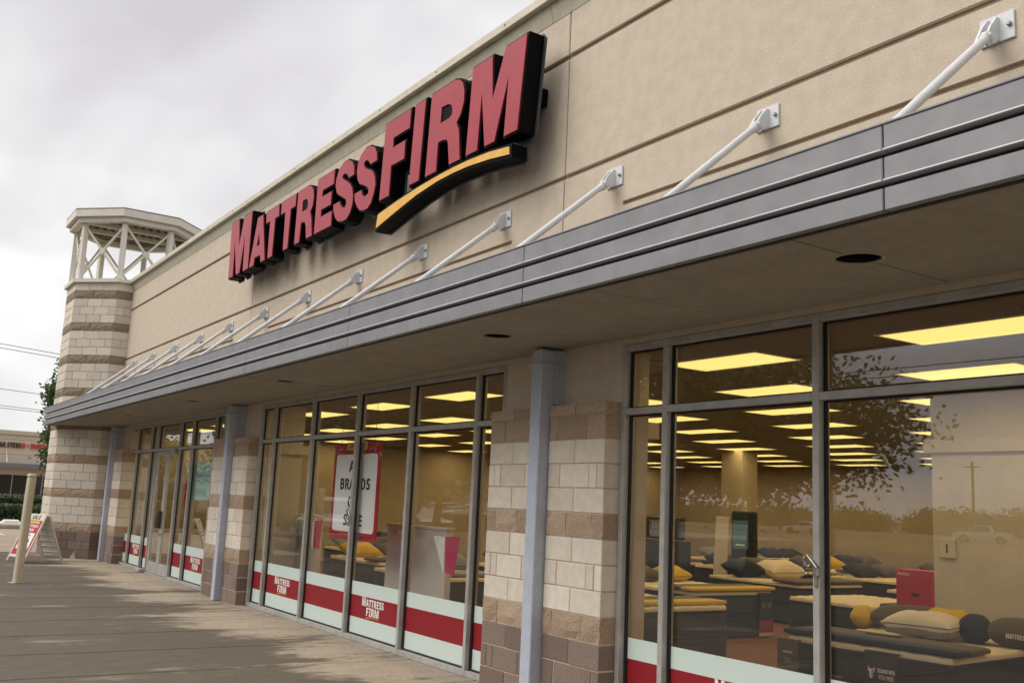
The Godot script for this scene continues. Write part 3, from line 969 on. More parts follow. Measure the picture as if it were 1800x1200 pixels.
func storefronts() -> void:
	var near := thing("shop_window", "aluminium framed shop window nearest the camera showing beds behind the glass", "window", Vector3.ZERO, 0.0, "aluminium shop fronts between the piers")
	frame_row(near, [-6.284, -5.787, -4.325, -2.87, -1.42, 0.06, 0.60], true)
	shop_logo(near, -4.98)
	var mid := thing("shop_window", "six bay shop window with red sale poster between the two nearer piers", "window", Vector3.ZERO, 0.0, "aluminium shop fronts between the piers")
	frame_row(mid, [-14.97, -14.40, -12.92, -11.465, -10.03, -8.605, -8.086])
	shop_logo(mid, -13.72)
	shop_logo(mid, -10.80)
	var ent := thing("shop_entrance", "aluminium shop entrance with glazed double door and side lights beyond the second pier", "entrance", Vector3.ZERO, 0.0, "aluminium shop fronts between the piers")
	frame_row(ent, [-23.64, -22.88, -21.69, -21.15])
	frame_row(ent, [-19.48, -18.64, -17.28, -16.78])
	shop_logo(ent, -22.3)
	shop_logo(ent, -17.95)
	# over the door
	part(ent, "rail", box(1.618, 0.054, 0.109, 0.003), M.aluminium, Vector3(-20.315, 2.985, -0.0575))
	part(ent, "rail", box(1.618, 0.054, 0.109, 0.003), M.aluminium, Vector3(-20.315, 2.459, -0.0575))
	pane(ent, -21.124, -19.506, 2.486, 2.958)
	part(ent, "threshold", box(1.618, 0.02, 0.12, 0.004), M.aluminium, Vector3(-20.315, 0.01, -0.05))
	part(ent, "door_closer", box(0.16, 0.09, 0.08, 0.01), M.chrome, Vector3(-19.6, 2.40, 0.04))
	part(ent, "kick_block", box(0.34, 0.07, 0.10, 0.012), M.aluminium, Vector3(-21.35, 0.036, 0.05))
	for d in [[-21.12, -20.32, 1.0], [-20.31, -19.51, -1.0]]:
		var dr := Node3D.new()
		dr.name = "door"
		ent.add_child(dr, true)
		var a: float = d[0]
		var b: float = d[1]
		var z := -0.045
		for sx in [a + 0.05, b - 0.05]: part(dr, "stile", box(0.095, 2.40, 0.046, 0.004), M.aluminium, Vector3(sx, 1.225, z))
		part(dr, "rail", box(b - a - 0.20, 0.095, 0.044, 0.004), M.aluminium, Vector3((a + b) / 2, 2.375, z))
		part(dr, "kick_rail", box(b - a - 0.20, 0.21, 0.044, 0.004), M.aluminium, Vector3((a + b) / 2, 0.132, z))
		part(dr, "pane", box(b - a - 0.19, 2.09, 0.006, 0.0), M.glass, Vector3((a + b) / 2, 1.282, z))
		var hx := b - 0.05 if d[2] > 0.0 else a + 0.05
		part(dr, "handle", box(0.055, 0.34, 0.04, 0.012), M.black_plastic, Vector3(hx, 1.08, z + 0.06))
		part(dr, "lock_cylinder", box(0.04, 0.05, 0.02, 0.008), M.chrome, Vector3(hx, 0.80, z + 0.03))
	latch(-4.325, 1.32, "small metal clip lock on the mullion of the nearest shop window")
	latch(-11.465, 1.42, "small metal clip lock on the mullion in front of the sale poster")
	latch(-17.28, 1.48, "small metal clip lock on the mullion beside the mint open poster")

# ------------------------------------------------------------------ inside the store
func ceiling_lights() -> void:
	var first: Node3D = null
	for r in 9:
		var z := -1.595 - 1.86 * r
		var off := -4.79 + 0.59 if r % 2 == 0 else -5.95 + 0.59
		for k in range(-3, 9):
			var x := off - 2.455 * k
			if x < -24.0 or x > 3.2: continue
			var t: Node3D
			if first == null:
				t = thing("ceiling_light", "rectangular yellow lit ceiling light panel inside the store", "ceiling light", Vector3.ZERO, 0.0, "ceiling light panels inside the store")
				first = t
				part(t, "lens", box(1.18, 0.012, 0.57, 0.003), M.light_panel, Vector3(0, -0.008, 0))
				var st := begin()
				for e in [[0.0, 0.2975, 1.25, 0.025], [0.0, -0.2975, 1.25, 0.025], [0.6075, 0.0, 0.035, 0.57], [-0.6075, 0.0, 0.035, 0.57]]:
					add_box(st, Vector3(e[0], -0.006, e[1]), Vector3(e[2], 0.016, e[3]), 0.003)
				part(t, "frame", st.commit(), M.frame_white)
				var al := AreaLight3D.new()
				al.name = "light"
				al.area_size = Vector2(1.16, 0.55)
				al.light_color = Color(1.0, 0.88, 0.66)
				al.light_energy = 1.1
				al.area_normalize_energy = false
				al.area_range = 30.0
				al.shadow_enabled = true
				al.rotation = Vector3(-PI / 2, 0, 0)
				al.position = Vector3(0, -0.02, 0)
				t.add_child(al)
			else:
				t = first.duplicate()
				t.name = numbered("ceiling_light")
				add_child(t)
			t.position = Vector3(x, 3.104, z)

func bed(label: String, x: float, z: float, turn: float, top: String, side: String) -> Node3D:
	var t := thing("mattress_bed", label, "bed", Vector3(x, 0, z), turn, "mattresses on show in the store")
	part(t, "foundation", soft_box(Vector3(1.54, 0.30, 2.03), 0.04, 8), M[side], Vector3(0, 0.17, 0))
	part(t, "mattress", soft_box(Vector3(1.54, 0.27, 2.03), 0.06, 8), M[side], Vector3(0, 0.445, 0))
	part(t, "pillow_top", soft_box(Vector3(1.53, 0.075, 2.02), 0.035, 26, 0.0, 0.012), M[top], Vector3(0, 0.592, 0))
	var st := begin()
	for y in [0.31, 0.575]:
		var ring := []
		for c in [[1, 1, 0.0], [-1, 1, 0.5], [-1, -1, 1.0], [1, -1, 1.5]]:
			for k in 4:
				var a: float = PI * (c[2] + 0.5 * k / 3.0)
				ring.append(Vector3(c[0] * 0.71 + cos(a) * 0.062, y, c[1] * 0.955 + sin(a) * 0.062))
		ring.append(ring[0])
		var rr := []
		for k in ring.size(): rr.append(0.011)
		tube(st, ring, rr, 6, false)
	part(t, "piping", st.commit(), M.fabric_dark)
	for fx in [-0.66, 0.66]:
		for fz in [-0.9, 0.9]: part(t, "leg", box(0.07, 0.04, 0.07, 0.005), M.black_plastic, Vector3(fx, 0.022, fz))
	return t

func on_bed(b: Node3D, called: String, mesh: Mesh, mat: Material, at: Vector3, rot: Vector3, label: String, category: String, group := "") -> MeshInstance3D:
	return solo(called, mesh, mat, b.transform * at, Vector3(rot.x, rot.y + b.rotation.y, rot.z), label, category, group)

func pillow(w := 0.66, d := 0.42, h := 0.19) -> Mesh:
	var key := "p%.3f,%.3f,%.3f" % [w, d, h]
	if cache.has(key): return cache[key]
	var st := begin()
	st.set_smooth_group(0)
	var n := 14
	for sg in [1.0, -1.0]:
		var g := []
		for i in n + 1:
			var row := []
			for j in n + 1:
				var u := sin((2.0 * i / n - 1.0) * PI / 2)
				var v := sin((2.0 * j / n - 1.0) * PI / 2)
				var y := pow(maxf(0.0, (1.0 - pow(absf(u), 3.2)) * (1.0 - pow(absf(v), 3.2))), 0.55)
				row.append(Vector3(u * w / 2 * (1.0 - 0.07 * (1.0 - v * v)), sg * (h / 2 * y + 0.004) + 0.012 * sin(u * 5.0 + v * 3.0) * y, v * d / 2 * (1.0 - 0.09 * (1.0 - u * u))))
			g.append(row)
		for i in n:
			for j in n:
				var order := [[i, j], [i + 1, j], [i + 1, j + 1], [i, j], [i + 1, j + 1], [i, j + 1]]
				if sg < 0.0: order = [[i, j], [i + 1, j + 1], [i + 1, j], [i, j], [i, j + 1], [i + 1, j + 1]]
				for o in order: st.add_vertex(g[o[0]][o[1]])
	st.index()
	st.generate_normals()
	cache[key] = st.commit()
	return cache[key]

func runner(b: Node3D, mat: Material, edge: Material, label: String, zc := 0.72, hang := 0.0) -> void:
	var t := thing("bed_runner", label, "bed runner", b.position, b.rotation.y, "padded runners across the foot of the beds")
	part(t, "cover", soft_box(Vector3(1.60, 0.05, 0.42), 0.022, 8), mat, Vector3(0, 0.666, zc - 0.06))
	part(t, "border", soft_box(Vector3(1.62, 0.055, 0.24), 0.025, 8), edge, Vector3(0, 0.664, zc + 0.19))

func hang_tag(b: Node3D, at: Vector3, rot: float, w: float, h: float, mat: Material, label: String) -> Node3D:
	var t := thing("hanging_tag", label, "tag", b.transform * at, b.rotation.y + rot, "tags hung on the mattress sides")
	part(t, "card", box(w, h, 0.006, 0.001), mat, Vector3(0, -h / 2, 0))
	part(t, "strap", box(w, 0.012, 0.10, 0.002), mat, Vector3(0, 0.004, -0.047))
	return t

func interior() -> void:
	ceiling_lights()
	# wrapped structural columns and partitions
	for c in [[-7.12, -0.53, 0.58, "white wrapped column with square capital just behind the nearest shop window frame"], [-15.85, -11.4, 0.62, "tan wrapped column deep in the store behind the kiosk"], [-15.62, -0.62, 0.6, "white wrapped column behind the second pier inside the store"]]:
		var t := thing("interior_column", c[3], "column", Vector3(c[0], 0, c[1]), 0.0, "wrapped columns inside the store")
		part(t, "shaft", box(c[2], 3.1, c[2] * 0.8, 0.006), M.inner_white if c[1] > -5.0 else M.inner_wall, Vector3(0, 1.55, 0))
		if c[1] > -5.0: part(t, "capital", box(c[2] + 0.14, 0.15, c[2] * 0.8 + 0.14, 0.006), M.inner_white if c[1] > -5.0 else M.inner_wall, Vector3(0, 2.38, 0))
		part(t, "base_board", box(c[2] + 0.03, 0.12, c[2] * 0.8 + 0.03, 0.004), M.inner_white, Vector3(0, 0.062, 0))
	var w := thing("partition_wall", "pale beige partition wall behind the nearest bed with a projecting ledge", "wall", Vector3(-6.55, 0, -4.6))
	part(w, "wall", box(4.6, 3.09, 0.3, 0.004), M.inner_white, Vector3(2.3, 1.546, -0.15))
	part(w, "ledge", box(4.66, 0.15, 0.36, 0.005), M.inner_white, Vector3(2.27, 2.505, -0.12))
	part(w, "base_board", box(4.62, 0.12, 0.03, 0.004), M.inner_white, Vector3(2.3, 0.062, 0.016))
	var pl := thing("switch_plate", "square white control plate on the partition wall", "switch", Vector3(-6.37, 1.42, -4.58))
	part(pl, "plate", box(0.19, 0.21, 0.02, 0.01), M.inner_white)
	part(pl, "slot", box(0.018, 0.09, 0.012, 0.003), M.black_plastic, Vector3(0.0, 0.0, 0.012))
	# beds
	var A := bed("dark sided mattress bed closest to the nearest window with navy runner", -5.62, -3.05, 0.10, "fabric_cream", "fabric_dark")
	runner(A, M.fabric_brown, M.fabric_navy, "brown and navy runner on the bed closest to the window", 0.70)
	on_bed(A, "bolster_pillow", soft_box(Vector3(0.95, 0.26, 0.34), 0.125, 10, 0.03), M.fabric_brown, Vector3(-0.34, 0.75, -0.55), Vector3(0, 0.25, 0), "long brown bolster pillow with yellow end on the nearest bed", "pillow")
	on_bed(A, "bolster_pillow", soft_box(Vector3(0.24, 0.22, 0.32), 0.105, 8, 0.1), M.fabric_yellow, Vector3(-0.86, 0.73, -0.40), Vector3(0, 0.25, 0), "yellow end cushion beside the brown bolster on the nearest bed", "pillow")
	on_bed(A, "pillow", pillow(0.40, 0.30, 0.16), M.fabric_yellow, Vector3(0.02, 0.80, -0.36), Vector3(0.3, 0.3, 0), "small yellow pillow behind the white pillow on the nearest bed", "pillow")
	var wp := thing("pillow", "white pillow with grey gusset in the middle of the nearest bed", "pillow", A.transform * Vector3(0.0, 0.72, 0.02), 0.25)
	part(wp, "cover", pillow(0.62, 0.46, 0.22), M.fabric_white, Vector3(0, 0.05, 0))
	part(wp, "gusset", soft_box(Vector3(0.57, 0.085, 0.415), 0.03, 8), M.fabric_grey, Vector3(0, 0.005, 0))
	var mb := thing("bolster_pillow", "navy and brown bolster pillow with white print on the nearest bed", "pillow", A.transform * Vector3(0.55, 0.76, -0.30), 0.35)
	part(mb, "cover", soft_box(Vector3(0.62, 0.26, 0.34), 0.125, 10, 0.03), M.fabric_brown, Vector3(0.18, 0, 0))
	part(mb, "end_panel", soft_box(Vector3(0.30, 0.265, 0.345), 0.128, 8, 0.03), M.fabric_navy, Vector3(-0.22, 0, 0))
	lettering(mb, "lettering", "MATTRESSFIRM", 0.24, 0.04, Vector3(0.18, -0.02, 0.170), M.vinyl_white, 0.003, Vector3(0, 0, -0.05))
	var tt := hang_tag(A, Vector3(0.18, 0.60, 1.055), 0.0, 0.30, 0.42, M.fabric_charcoal, "dark tag with white print hung on the foot of the nearest bed")
	lettering(tt, "lettering", "TEXANS WIN.", 0.16, 0.032, Vector3(0.05, -0.14, 0.004), M.vinyl_white, 0.002)
	lettering(tt, "lettering", "YOU WIN.", 0.14, 0.036, Vector3(0.05, -0.19, 0.004), M.vinyl_white, 0.002, Vector3.ZERO, 400)
	part(tt, "emblem", extruded(pairs([-0.115, -0.11, -0.10, -0.13, -0.085, -0.135, -0.065, -0.13, -0.05, -0.115, -0.055, -0.145, -0.068, -0.165, -0.072, -0.195, -0.086, -0.21, -0.1, -0.195, -0.1, -0.165, -0.112, -0.145]), 0.003, 0.005), M.vinyl_white)
	part(tt, "emblem", extruded(pairs([-0.078, -0.14, -0.06, -0.135, -0.07, -0.16, -0.075, -0.185, -0.083, -0.19]), 0.005, 0.0065), M.poster_red)
	var t2 := hang_tag(A, Vector3(-0.72, 0.59, 1.055), 0.0, 0.22, 0.26, M.fabric_brown, "grey brown tag hung at the left corner of the nearest bed")
	part(t2, "print", box(0.10, 0.018, 0.002, 0.0), M.fabric_cream, Vector3(0, -0.10, 0.004))
	part(t2, "print", box(0.07, 0.05, 0.002, 0.0), M.fabric_grey, Vector3(0, -0.17, 0.004))
	var em := thing("hanging_tag", "round dark badge with pale print on the foot of the nearest bed", "tag", A.transform * Vector3(-0.24, 0.36, 1.028), A.rotation.y, "tags hung on the mattress sides")
	part(em, "badge", extruded(round_rect(0.16, 0.16, 0.079, 8), 0, 0.006), M.fabric_dark)
	lettering(em, "lettering", "TEXANS", 0.10, 0.024, Vector3(0, -0.01, 0.007), M.fabric_grey, 0.002)
	on_bed(A, "brochure", box(0.30, 0.008, 0.10, 0.002), M.ink, Vector3(-0.05, 0.698, 0.60), Vector3(0, 0.1, 0), "dark folded brochure lying on the navy runner", "brochure")

	var B := bed("dark sided mattress bed with yellow tipped runner behind the left narrow pane", -9.42, -2.65, PI / 2, "fabric_cream", "fabric_charcoal")
	runner(B, M.fabric_brown, M.fabric_yellow, "brown runner with yellow tip on the bed behind the left narrow pane", 0.66)
	on_bed(B, "pillow", pillow(0.7, 0.45, 0.2), M.fabric_brown, Vector3(-0.30, 0.74, -0.66), Vector3(0.25, 0, 0), "brown pillow on the bed behind the left narrow pane", "pillow")
	on_bed(B, "pillow", pillow(0.5, 0.4, 0.18), M.fabric_yellow, Vector3(0.38, 0.74, -0.66), Vector3(0.25, 0.1, 0), "yellow pillow on the bed behind the left narrow pane", "pillow")
	var C := bed("charcoal mattress bed with red tag in the second row of beds", -10.97, -5.12, PI / 2, "fabric_cream", "fabric_charcoal")
	runner(C, M.fabric_brown, M.fabric_yellow, "mustard yellow runner on the bed with the red tag", 0.74)
	on_bed(C, "pillow", pillow(0.74, 0.46, 0.22), M.fabric_brown, Vector3(-0.34, 0.75, -0.62), Vector3(0.2, 0, 0), "brown pillow on the bed with the red tag", "pillow")
	on_bed(C, "pillow", pillow(0.56, 0.4, 0.2), M.fabric_yellow, Vector3(0.36, 0.75, -0.62), Vector3(0.2, 0.2, 0), "mustard pillow on the bed with the red tag", "pillow")
	var rt := hang_tag(C, Vector3(0.60, 0.60, 1.055), 0.0, 0.26, 0.58, M.fabric_charcoal, "tall brown tag with red lower half on the second row bed")
	part(rt, "red_panel", box(0.28, 0.17, 0.003, 0.0), M.poster_red, Vector3(0, -0.44, 0.005))
	part(rt, "print", box(0.28, 0.045, 0.003, 0.0), M.fabric_cream, Vector3(0, -0.55, 0.005))
	lettering(rt, "lettering", "10  30", 0.18, 0.07, Vector3(0, -0.16, 0.005), M.fabric_grey, 0.002)
	lettering(rt, "lettering", "ALL BRANDS", 0.20, 0.04, Vector3(0, -0.41, 0.008), M.fabric_grey, 0.002)
	lettering(rt, "lettering", "ON SALE", 0.14, 0.04, Vector3(0, -0.47, 0.008), M.fabric_grey, 0.002)
	var E := bed("grey covered mattress bed between the nearest bed and the partition wall", -8.3, -6.25, PI / 2, "fabric_cream", "fabric_charcoal")
	runner(E, M.fabric_brown, M.fabric_brown, "plain brown runner on the bed left of the partition wall", 0.70)
	var bx := thing("carton", "red cardboard carton with hand hole marked medium", "box", E.transform * Vector3(-0.52, 0.693, 0.80), 0.12)
	part(bx, "carton_body", box(0.44, 0.42, 0.30, 0.006), M.box_red, Vector3(0, 0.21, 0))
	part(bx, "hand_hole", extruded(round_rect(0.10, 0.04, 0.019), 0, 0.003), M.ink, Vector3(0.02, 0.13, 0.15))
	lettering(bx, "lettering", "Medium", 0.15, 0.04, Vector3(-0.12, 0.37, 0.151), M.pink, 0.002, Vector3.ZERO, 500).material_override = M.vinyl_white
	var D := bed("charcoal mattress bed with cream pillow in the third row", -11.77, -8.2, PI / 2, "fabric_cream", "fabric_charcoal")
	runner(D, M.fabric_brown, M.fabric_brown, "brown runner on the third row bed with the cream pillow", 0.72)
	on_bed(D, "pillow", pillow(0.86, 0.5, 0.30), M.fabric_cream, Vector3(0.25, 0.78, -0.30), Vector3(0.2, 0, 0), "large cream pillow on the third row bed", "pillow")
	on_bed(D, "pillow", pillow(0.66, 0.46, 0.28), M.fabric_navy, Vector3(-0.44, 0.78, -0.5), Vector3(0.2, 0, 0), "navy pillow left of the large cream pillow", "pillow")
	on_bed(D, "pillow", pillow(0.7, 0.46, 0.26), M.fabric_brown, Vector3(0.1, 0.80, -0.75), Vector3(0.3, 0, 0), "brown pillow behind the navy pillow", "pillow")
	var rest := [[-9.0, -9.3, "brown pillowed mattress bed behind the red carton", "fabric_brown", "fabric_dark"], [-8.6, -11.6, "low cream mattress bed far behind the partition edge", "fabric_navy", "fabric_yellow"], [-14.4, -10.4, "far mattress bed with navy pillows behind the cream pillow", "fabric_navy", "fabric_brown"], [-11.6, -11.2, "far mattress bed with dark pillows near the back wall", "fabric_dark", "fabric_brown"], [-16.9, -9.6, "mattress bed beside the white kiosk panel", "fabric_yellow", "fabric_brown"], [-14.6, -14.6, "farthest mattress bed against the back wall", "fabric_navy", "fabric_brown"], [-11.9, -14.0, "back row mattress bed with brown pillows", "fabric_brown", "fabric_dark"], [-13.15, -2.45, "cream mattress bed close to the middle window under the sale poster", "fabric_yellow", "fabric_grey"], [-14.4, -5.0, "mattress bed in the row behind the sale poster", "fabric_brown", "fabric_yellow"], [-16.1, -3.0, "mattress bed with tan pillows behind the left panes of the middle window", "fabric_yellow", "fabric_brown"], [-19.2, -4.2, "mattress bed seen behind the entrance side light", "fabric_grey", "fabric_brown"], [-22.0, -6.5, "mattress bed straight behind the entrance doors", "fabric_navy", "fabric_grey"], [-10.3, -16.3, "cream topped mattress bed in the last row left of the partition edge", "fabric_dark", "fabric_brown"], [-13.9, -12.4, "pale topped mattress bed two rows behind the cream pillow", "fabric_brown", "fabric_yellow"], [-17.2, -12.9, "pale mattress bed left of the brown wrapped column", "fabric_grey", "fabric_brown"], [-17.6, -15.4, "pale mattress bed in the last row left of the brown column", "fabric_navy", "fabric_dark"], [-19.9, -11.0, "mattress bed in the far left corner of the showroom", "fabric_brown", "fabric_yellow"]]
	for r in rest:
		var b := bed(r[2], r[0], r[1], PI / 2, "fabric_cream", "fabric_charcoal")
		on_bed(b, "pillow", pillow(0.68, 0.44, 0.24), M[r[3]], Vector3(-0.36, 0.75, -0.6), Vector3(0.25, 0.05, 0), "nearer pillow on the " + r[2].left(60), "pillow", "pillows on the beds further back")
		on_bed(b, "pillow", pillow(0.62, 0.44, 0.22), M[r[4]], Vector3(0.36, 0.75, -0.6), Vector3(0.25, -0.05, 0), "farther pillow on the " + r[2].left(60), "pillow", "pillows on the beds further back")
		on_bed(b, "bed_runner", soft_box(Vector3(1.60, 0.05, 0.46), 0.022, 8), M.fabric_brown if r[1] < -8.0 else M[r[4]], Vector3(0, 0.668, 0.7), Vector3.ZERO, "padded runner on the " + r[2].left(60), "bed runner", "padded runners across the foot of the beds")
	# white display plinths and red banners behind the middle window
	for p in [[-11.05, -0.75, 1.55, 1.33, "broad white display panel standing behind the middle window"], [-15.05, -0.95, 0.9, 1.34, "white display panel standing at the left end of the middle window"]]:
		var t := thing("display_panel", p[4], "display", Vector3(p[0], 0, p[1]), 0.0, "white display panels behind the middle window")
		part(t, "board", box(p[2], p[3], 0.08, 0.004), M.inner_white, Vector3(0, p[3] / 2 + 0.001, 0))
		part(t, "top_trim", box(p[2] + 0.03, 0.035, 0.11, 0.004), M.inner_white, Vector3(0, p[3] + 0.019, 0))
		part(t, "foot", box(p[2], 0.06, 0.3, 0.004), M.inner_white, Vector3(0, 0.031, -0.19))
	for p in [[-10.17, -0.62, 1.27, "red and white folded banner at the right end of the broad white panel"], [-14.50, -0.80, 1.30, "red folded banner on the left white display panel"]]:
		var t := thing("banner", p[3], "banner", Vector3(p[0], p[2], p[1]), 0.0, "red folded banners behind the middle window")
		part(t, "red_side", extruded(pairs([0.02, 0.0, 0.34, 0.02, 0.26, -0.42, 0.05, -0.40]), 0.0, 0.006), M.pink, Vector3.ZERO)
		part(t, "pale_side", extruded(pairs([-0.26, 0.0, 0.016, 0.0, 0.016, -0.42]), 0.0, 0.006), M.poster_white)
	# kiosk, dark headboard sign, desk
	var k := thing("kiosk", "black screen kiosk with white leaning panel deep in the store", "kiosk", Vector3(-14.35, 0, -9.6), 0.25)
	part(k, "cabinet", box(0.52, 1.75, 0.16, 0.03), M.black_plastic, Vector3(0.30, 0.88, 0))
	part(k, "screen", box(0.34, 0.55, 0.01, 0.003), M.screen_glow, Vector3(0.26, 1.30, 0.085))
	part(k, "panel", box(0.30, 1.62, 0.05, 0.01), M.inner_white, Vector3(-0.16, 0.82, 0.1), Vector3(0, 0, -0.05))
	part(k, "print", box(0.2, 0.03, 0.004, 0.001), M.vinyl_white, Vector3(0.26, 1.1, 0.094))
	var hb := thing("counter_sign", "black counter front with pale letters far left behind the nearest window", "sign", Vector3(-13.2, 0, -6.6))
	part(hb, "board", box(1.34, 0.38, 0.1, 0.02), M.black_plastic, Vector3(0, 1.40, 0))
	part(hb, "base", box(1.3, 1.2, 0.3, 0.01), M.black_plastic, Vector3(0, 0.601, -0.05))
	lettering(hb, "lettering", "ME", 0.24, 0.135, Vector3(0.045, 1.44, 0.051), M.fabric_grey, 0.004)
	var ds := thing("desk", "brown sales desk deep in the store behind the kiosk", "desk", Vector3(-16.2, 0, -8.2), 0.2)
	part(ds, "top", box(1.6, 0.05, 0.7, 0.006), M.wood_pole, Vector3(0, 0.75, 0))
	for sx in [-0.76, 0.76]: part(ds, "side_panel", box(0.05, 0.72, 0.66, 0.004), M.wood_pole, Vector3(sx, 0.362, 0))
	part(ds, "front_panel", box(1.47, 0.5, 0.03, 0.004), M.wood_pole, Vector3(0, 0.45, 0.2))
	# hanging posters
	var sp := thing("sale_poster", "large red and white sale poster hung inside the middle window", "poster", Vector3(-11.64, 1.75, -0.125))
	part(sp, "board", box(1.38, 1.20, 0.012, 0.002), M.poster_red)
	part(sp, "white_field", extruded(round_rect(1.22, 0.97, 0.05), 0, 0.002), M.poster_white, Vector3(0, -0.02, 0.0065))
	for l in [["ALL", 0.40, 0.315], ["BRANDS", 0.88, 0.09], ["ON", 0.36, -0.135], ["SALE", 0.55, -0.36]]:
		lettering(sp, "lettering", l[0], l[1], 0.142, Vector3(0, l[2], 0.009), M.ink, 0.002, Vector3.ZERO, 800)
	part(sp, "yellow_strip", box(0.60, 0.10, 0.003, 0.0), M.poster_yellow, Vector3(0.0, 0.57, 0.0085))
	lettering(sp, "lettering", "LIMITED TIME", 0.5, 0.05, Vector3(0.0, 0.57, 0.0105), M.ink, 0.001)
	for sx in [-0.5, 0.5]: part(sp, "cord", rod(Vector3(sx, 0.60, 0), Vector3(sx, 1.35, 0), 0.003, 5), M.black_plastic)
	var op := thing("open_poster", "pale mint open poster hung inside the entrance side light", "poster", Vector3(-18.15, 1.85, -0.125))
	part(op, "board", box(1.18, 0.68, 0.012, 0.002), M.poster_mint)
	lettering(op, "lettering", "Beautyrest", 0.84, 0.18, Vector3(0, 0.11, 0.008), M.ink_teal, 0.002, Vector3(0, 0, 0.02), 600)
	lettering(op, "lettering", "OPEN", 0.62, 0.13, Vector3(-0.05, -0.21, 0.008), M.ink_teal, 0.002, Vector3.ZERO, 500)
	for w2 in [0.24, -0.02]:
		var st := begin()
		var pts := []
		var rr := []
		for i in 15:
			pts.append(Vector3(-0.46 + 0.92 * i / 14.0, w2 + 0.03 * sin(i * 0.75), 0.008))
			rr.append(0.007)
		tube(st, pts, rr, 5)
		part(op, "wave_line", st.commit(), M.ink_teal)
	for sx in [-0.45, 0.45]: part(op, "cord", rod(Vector3(sx, 0.34, 0), Vector3(sx, 1.25, 0), 0.003, 5), M.black_plastic)
	solo("door_notice", box(0.24, 0.48, 0.004, 0.001), M.poster_red, Vector3(-19.05, 1.62, -0.09), Vector3.ZERO, "small red notice on the glass beside the double door", "notice")

# ------------------------------------------------------------------ things on the pavement
func pavement_things() -> void:
	var b := thing("bollard", "tall slightly leaning cream post standing on the sidewalk", "post", Vector3(-18.88, 0, 2.62))
	b.rotation = Vector3(-0.016, 0.3, -0.012)
	part(b, "shaft", box(0.125, 1.78, 0.125, 0.02), M.post_paint, Vector3(0, 0.88, 0))
	part(b, "cap", soft_box(Vector3(0.135, 0.07, 0.135), 0.032, 6), M.post_paint, Vector3(0, 1.795, 0))
	part(b, "base_plate", box(0.24, 0.012, 0.24, 0.004), M.bolt, Vector3(0, 0.006, 0))
	# A-frame
	var t := thing("sandwich_board", "white folding sandwich board with red sale poster near the tower", "sandwich board", Vector3(-23.95, 0, 1.62), 0.42)
	for s in [1.0, -1.0]:
		var leaf := Node3D.new()
		leaf.name = "panel"
		t.add_child(leaf, true)
		leaf.position = Vector3(0, 1.0, 0.03 * s)
		leaf.rotation.x = -0.40 * s
		for sx in [-0.30, 0.30]: part(leaf, "stile", box(0.05, 1.07, 0.04, 0.012), M.frame_white, Vector3(sx, -0.53, 0))
		part(leaf, "top_rail", box(0.56, 0.16, 0.035, 0.01), M.frame_white, Vector3(0, -0.06, 0))
		part(leaf, "board", box(0.56, 0.78, 0.014, 0.003), M.poster_white, Vector3(0, -0.53, 0))
		for k in 6: part(leaf, "rib", box(0.55, 0.018, 0.026, 0.004), M.frame_white, Vector3(0, -0.20 - 0.13 * k, -0.012 * s))
		part(leaf, "bottom_rail", box(0.56, 0.07, 0.035, 0.01), M.frame_white, Vector3(0, -0.94, 0))
		if s > 0.0:
			part(leaf, "poster", box(0.55, 0.80, 0.003, 0.0), M.poster_red, Vector3(0, -0.54, 0.0105))
			part(leaf, "poster_field", box(0.44, 0.36, 0.003, 0.0), M.poster_white, Vector3(0, -0.60, 0.0135))
			part(leaf, "poster_strip", box(0.40, 0.05, 0.003, 0.0), M.poster_yellow, Vector3(0, -0.175, 0.0135))
			lettering(leaf, "lettering", "SALE", 0.30, 0.09, Vector3(0, -0.06, 0.0195), M.ink, 0.002)
			lettering(leaf, "lettering", "MATTRESS", 0.40, 0.06, Vector3(0, -0.26, 0.0135), M.poster_white, 0.002)
			lettering(leaf, "lettering", "FIRM", 0.22, 0.06, Vector3(0, -0.35, 0.0135), M.poster_white, 0.002)
			lettering(leaf, "lettering", "UP TO", 0.20, 0.05, Vector3(0, -0.475, 0.0165), M.ink_teal, 0.002)
			lettering(leaf, "lettering", "70%", 0.28, 0.11, Vector3(0, -0.59, 0.0165), M.ink, 0.002)
			lettering(leaf, "lettering", "OFF", 0.26, 0.10, Vector3(0, -0.72, 0.0165), M.ink, 0.002)
	# pale scuff at the foot of the tower, added as a thin torn shape
	var st := begin()
	add_extruded(st, pairs([-0.07, 0.0, 0.08, 0.0, 0.06, 0.05, 0.035, 0.09, 0.04, 0.15, 0.015, 0.19, -0.01, 0.12, -0.04, 0.09, -0.08, 0.05]), -0.004, 0.004)
	solo("pale_scuff", st.commit(), M.kerb, Vector3(-25.06, 0.0, 0.66), Vector3(-0.12, 0.785, 0), "pale scuff at the foot of the tower built as a thin torn shape", "paper")

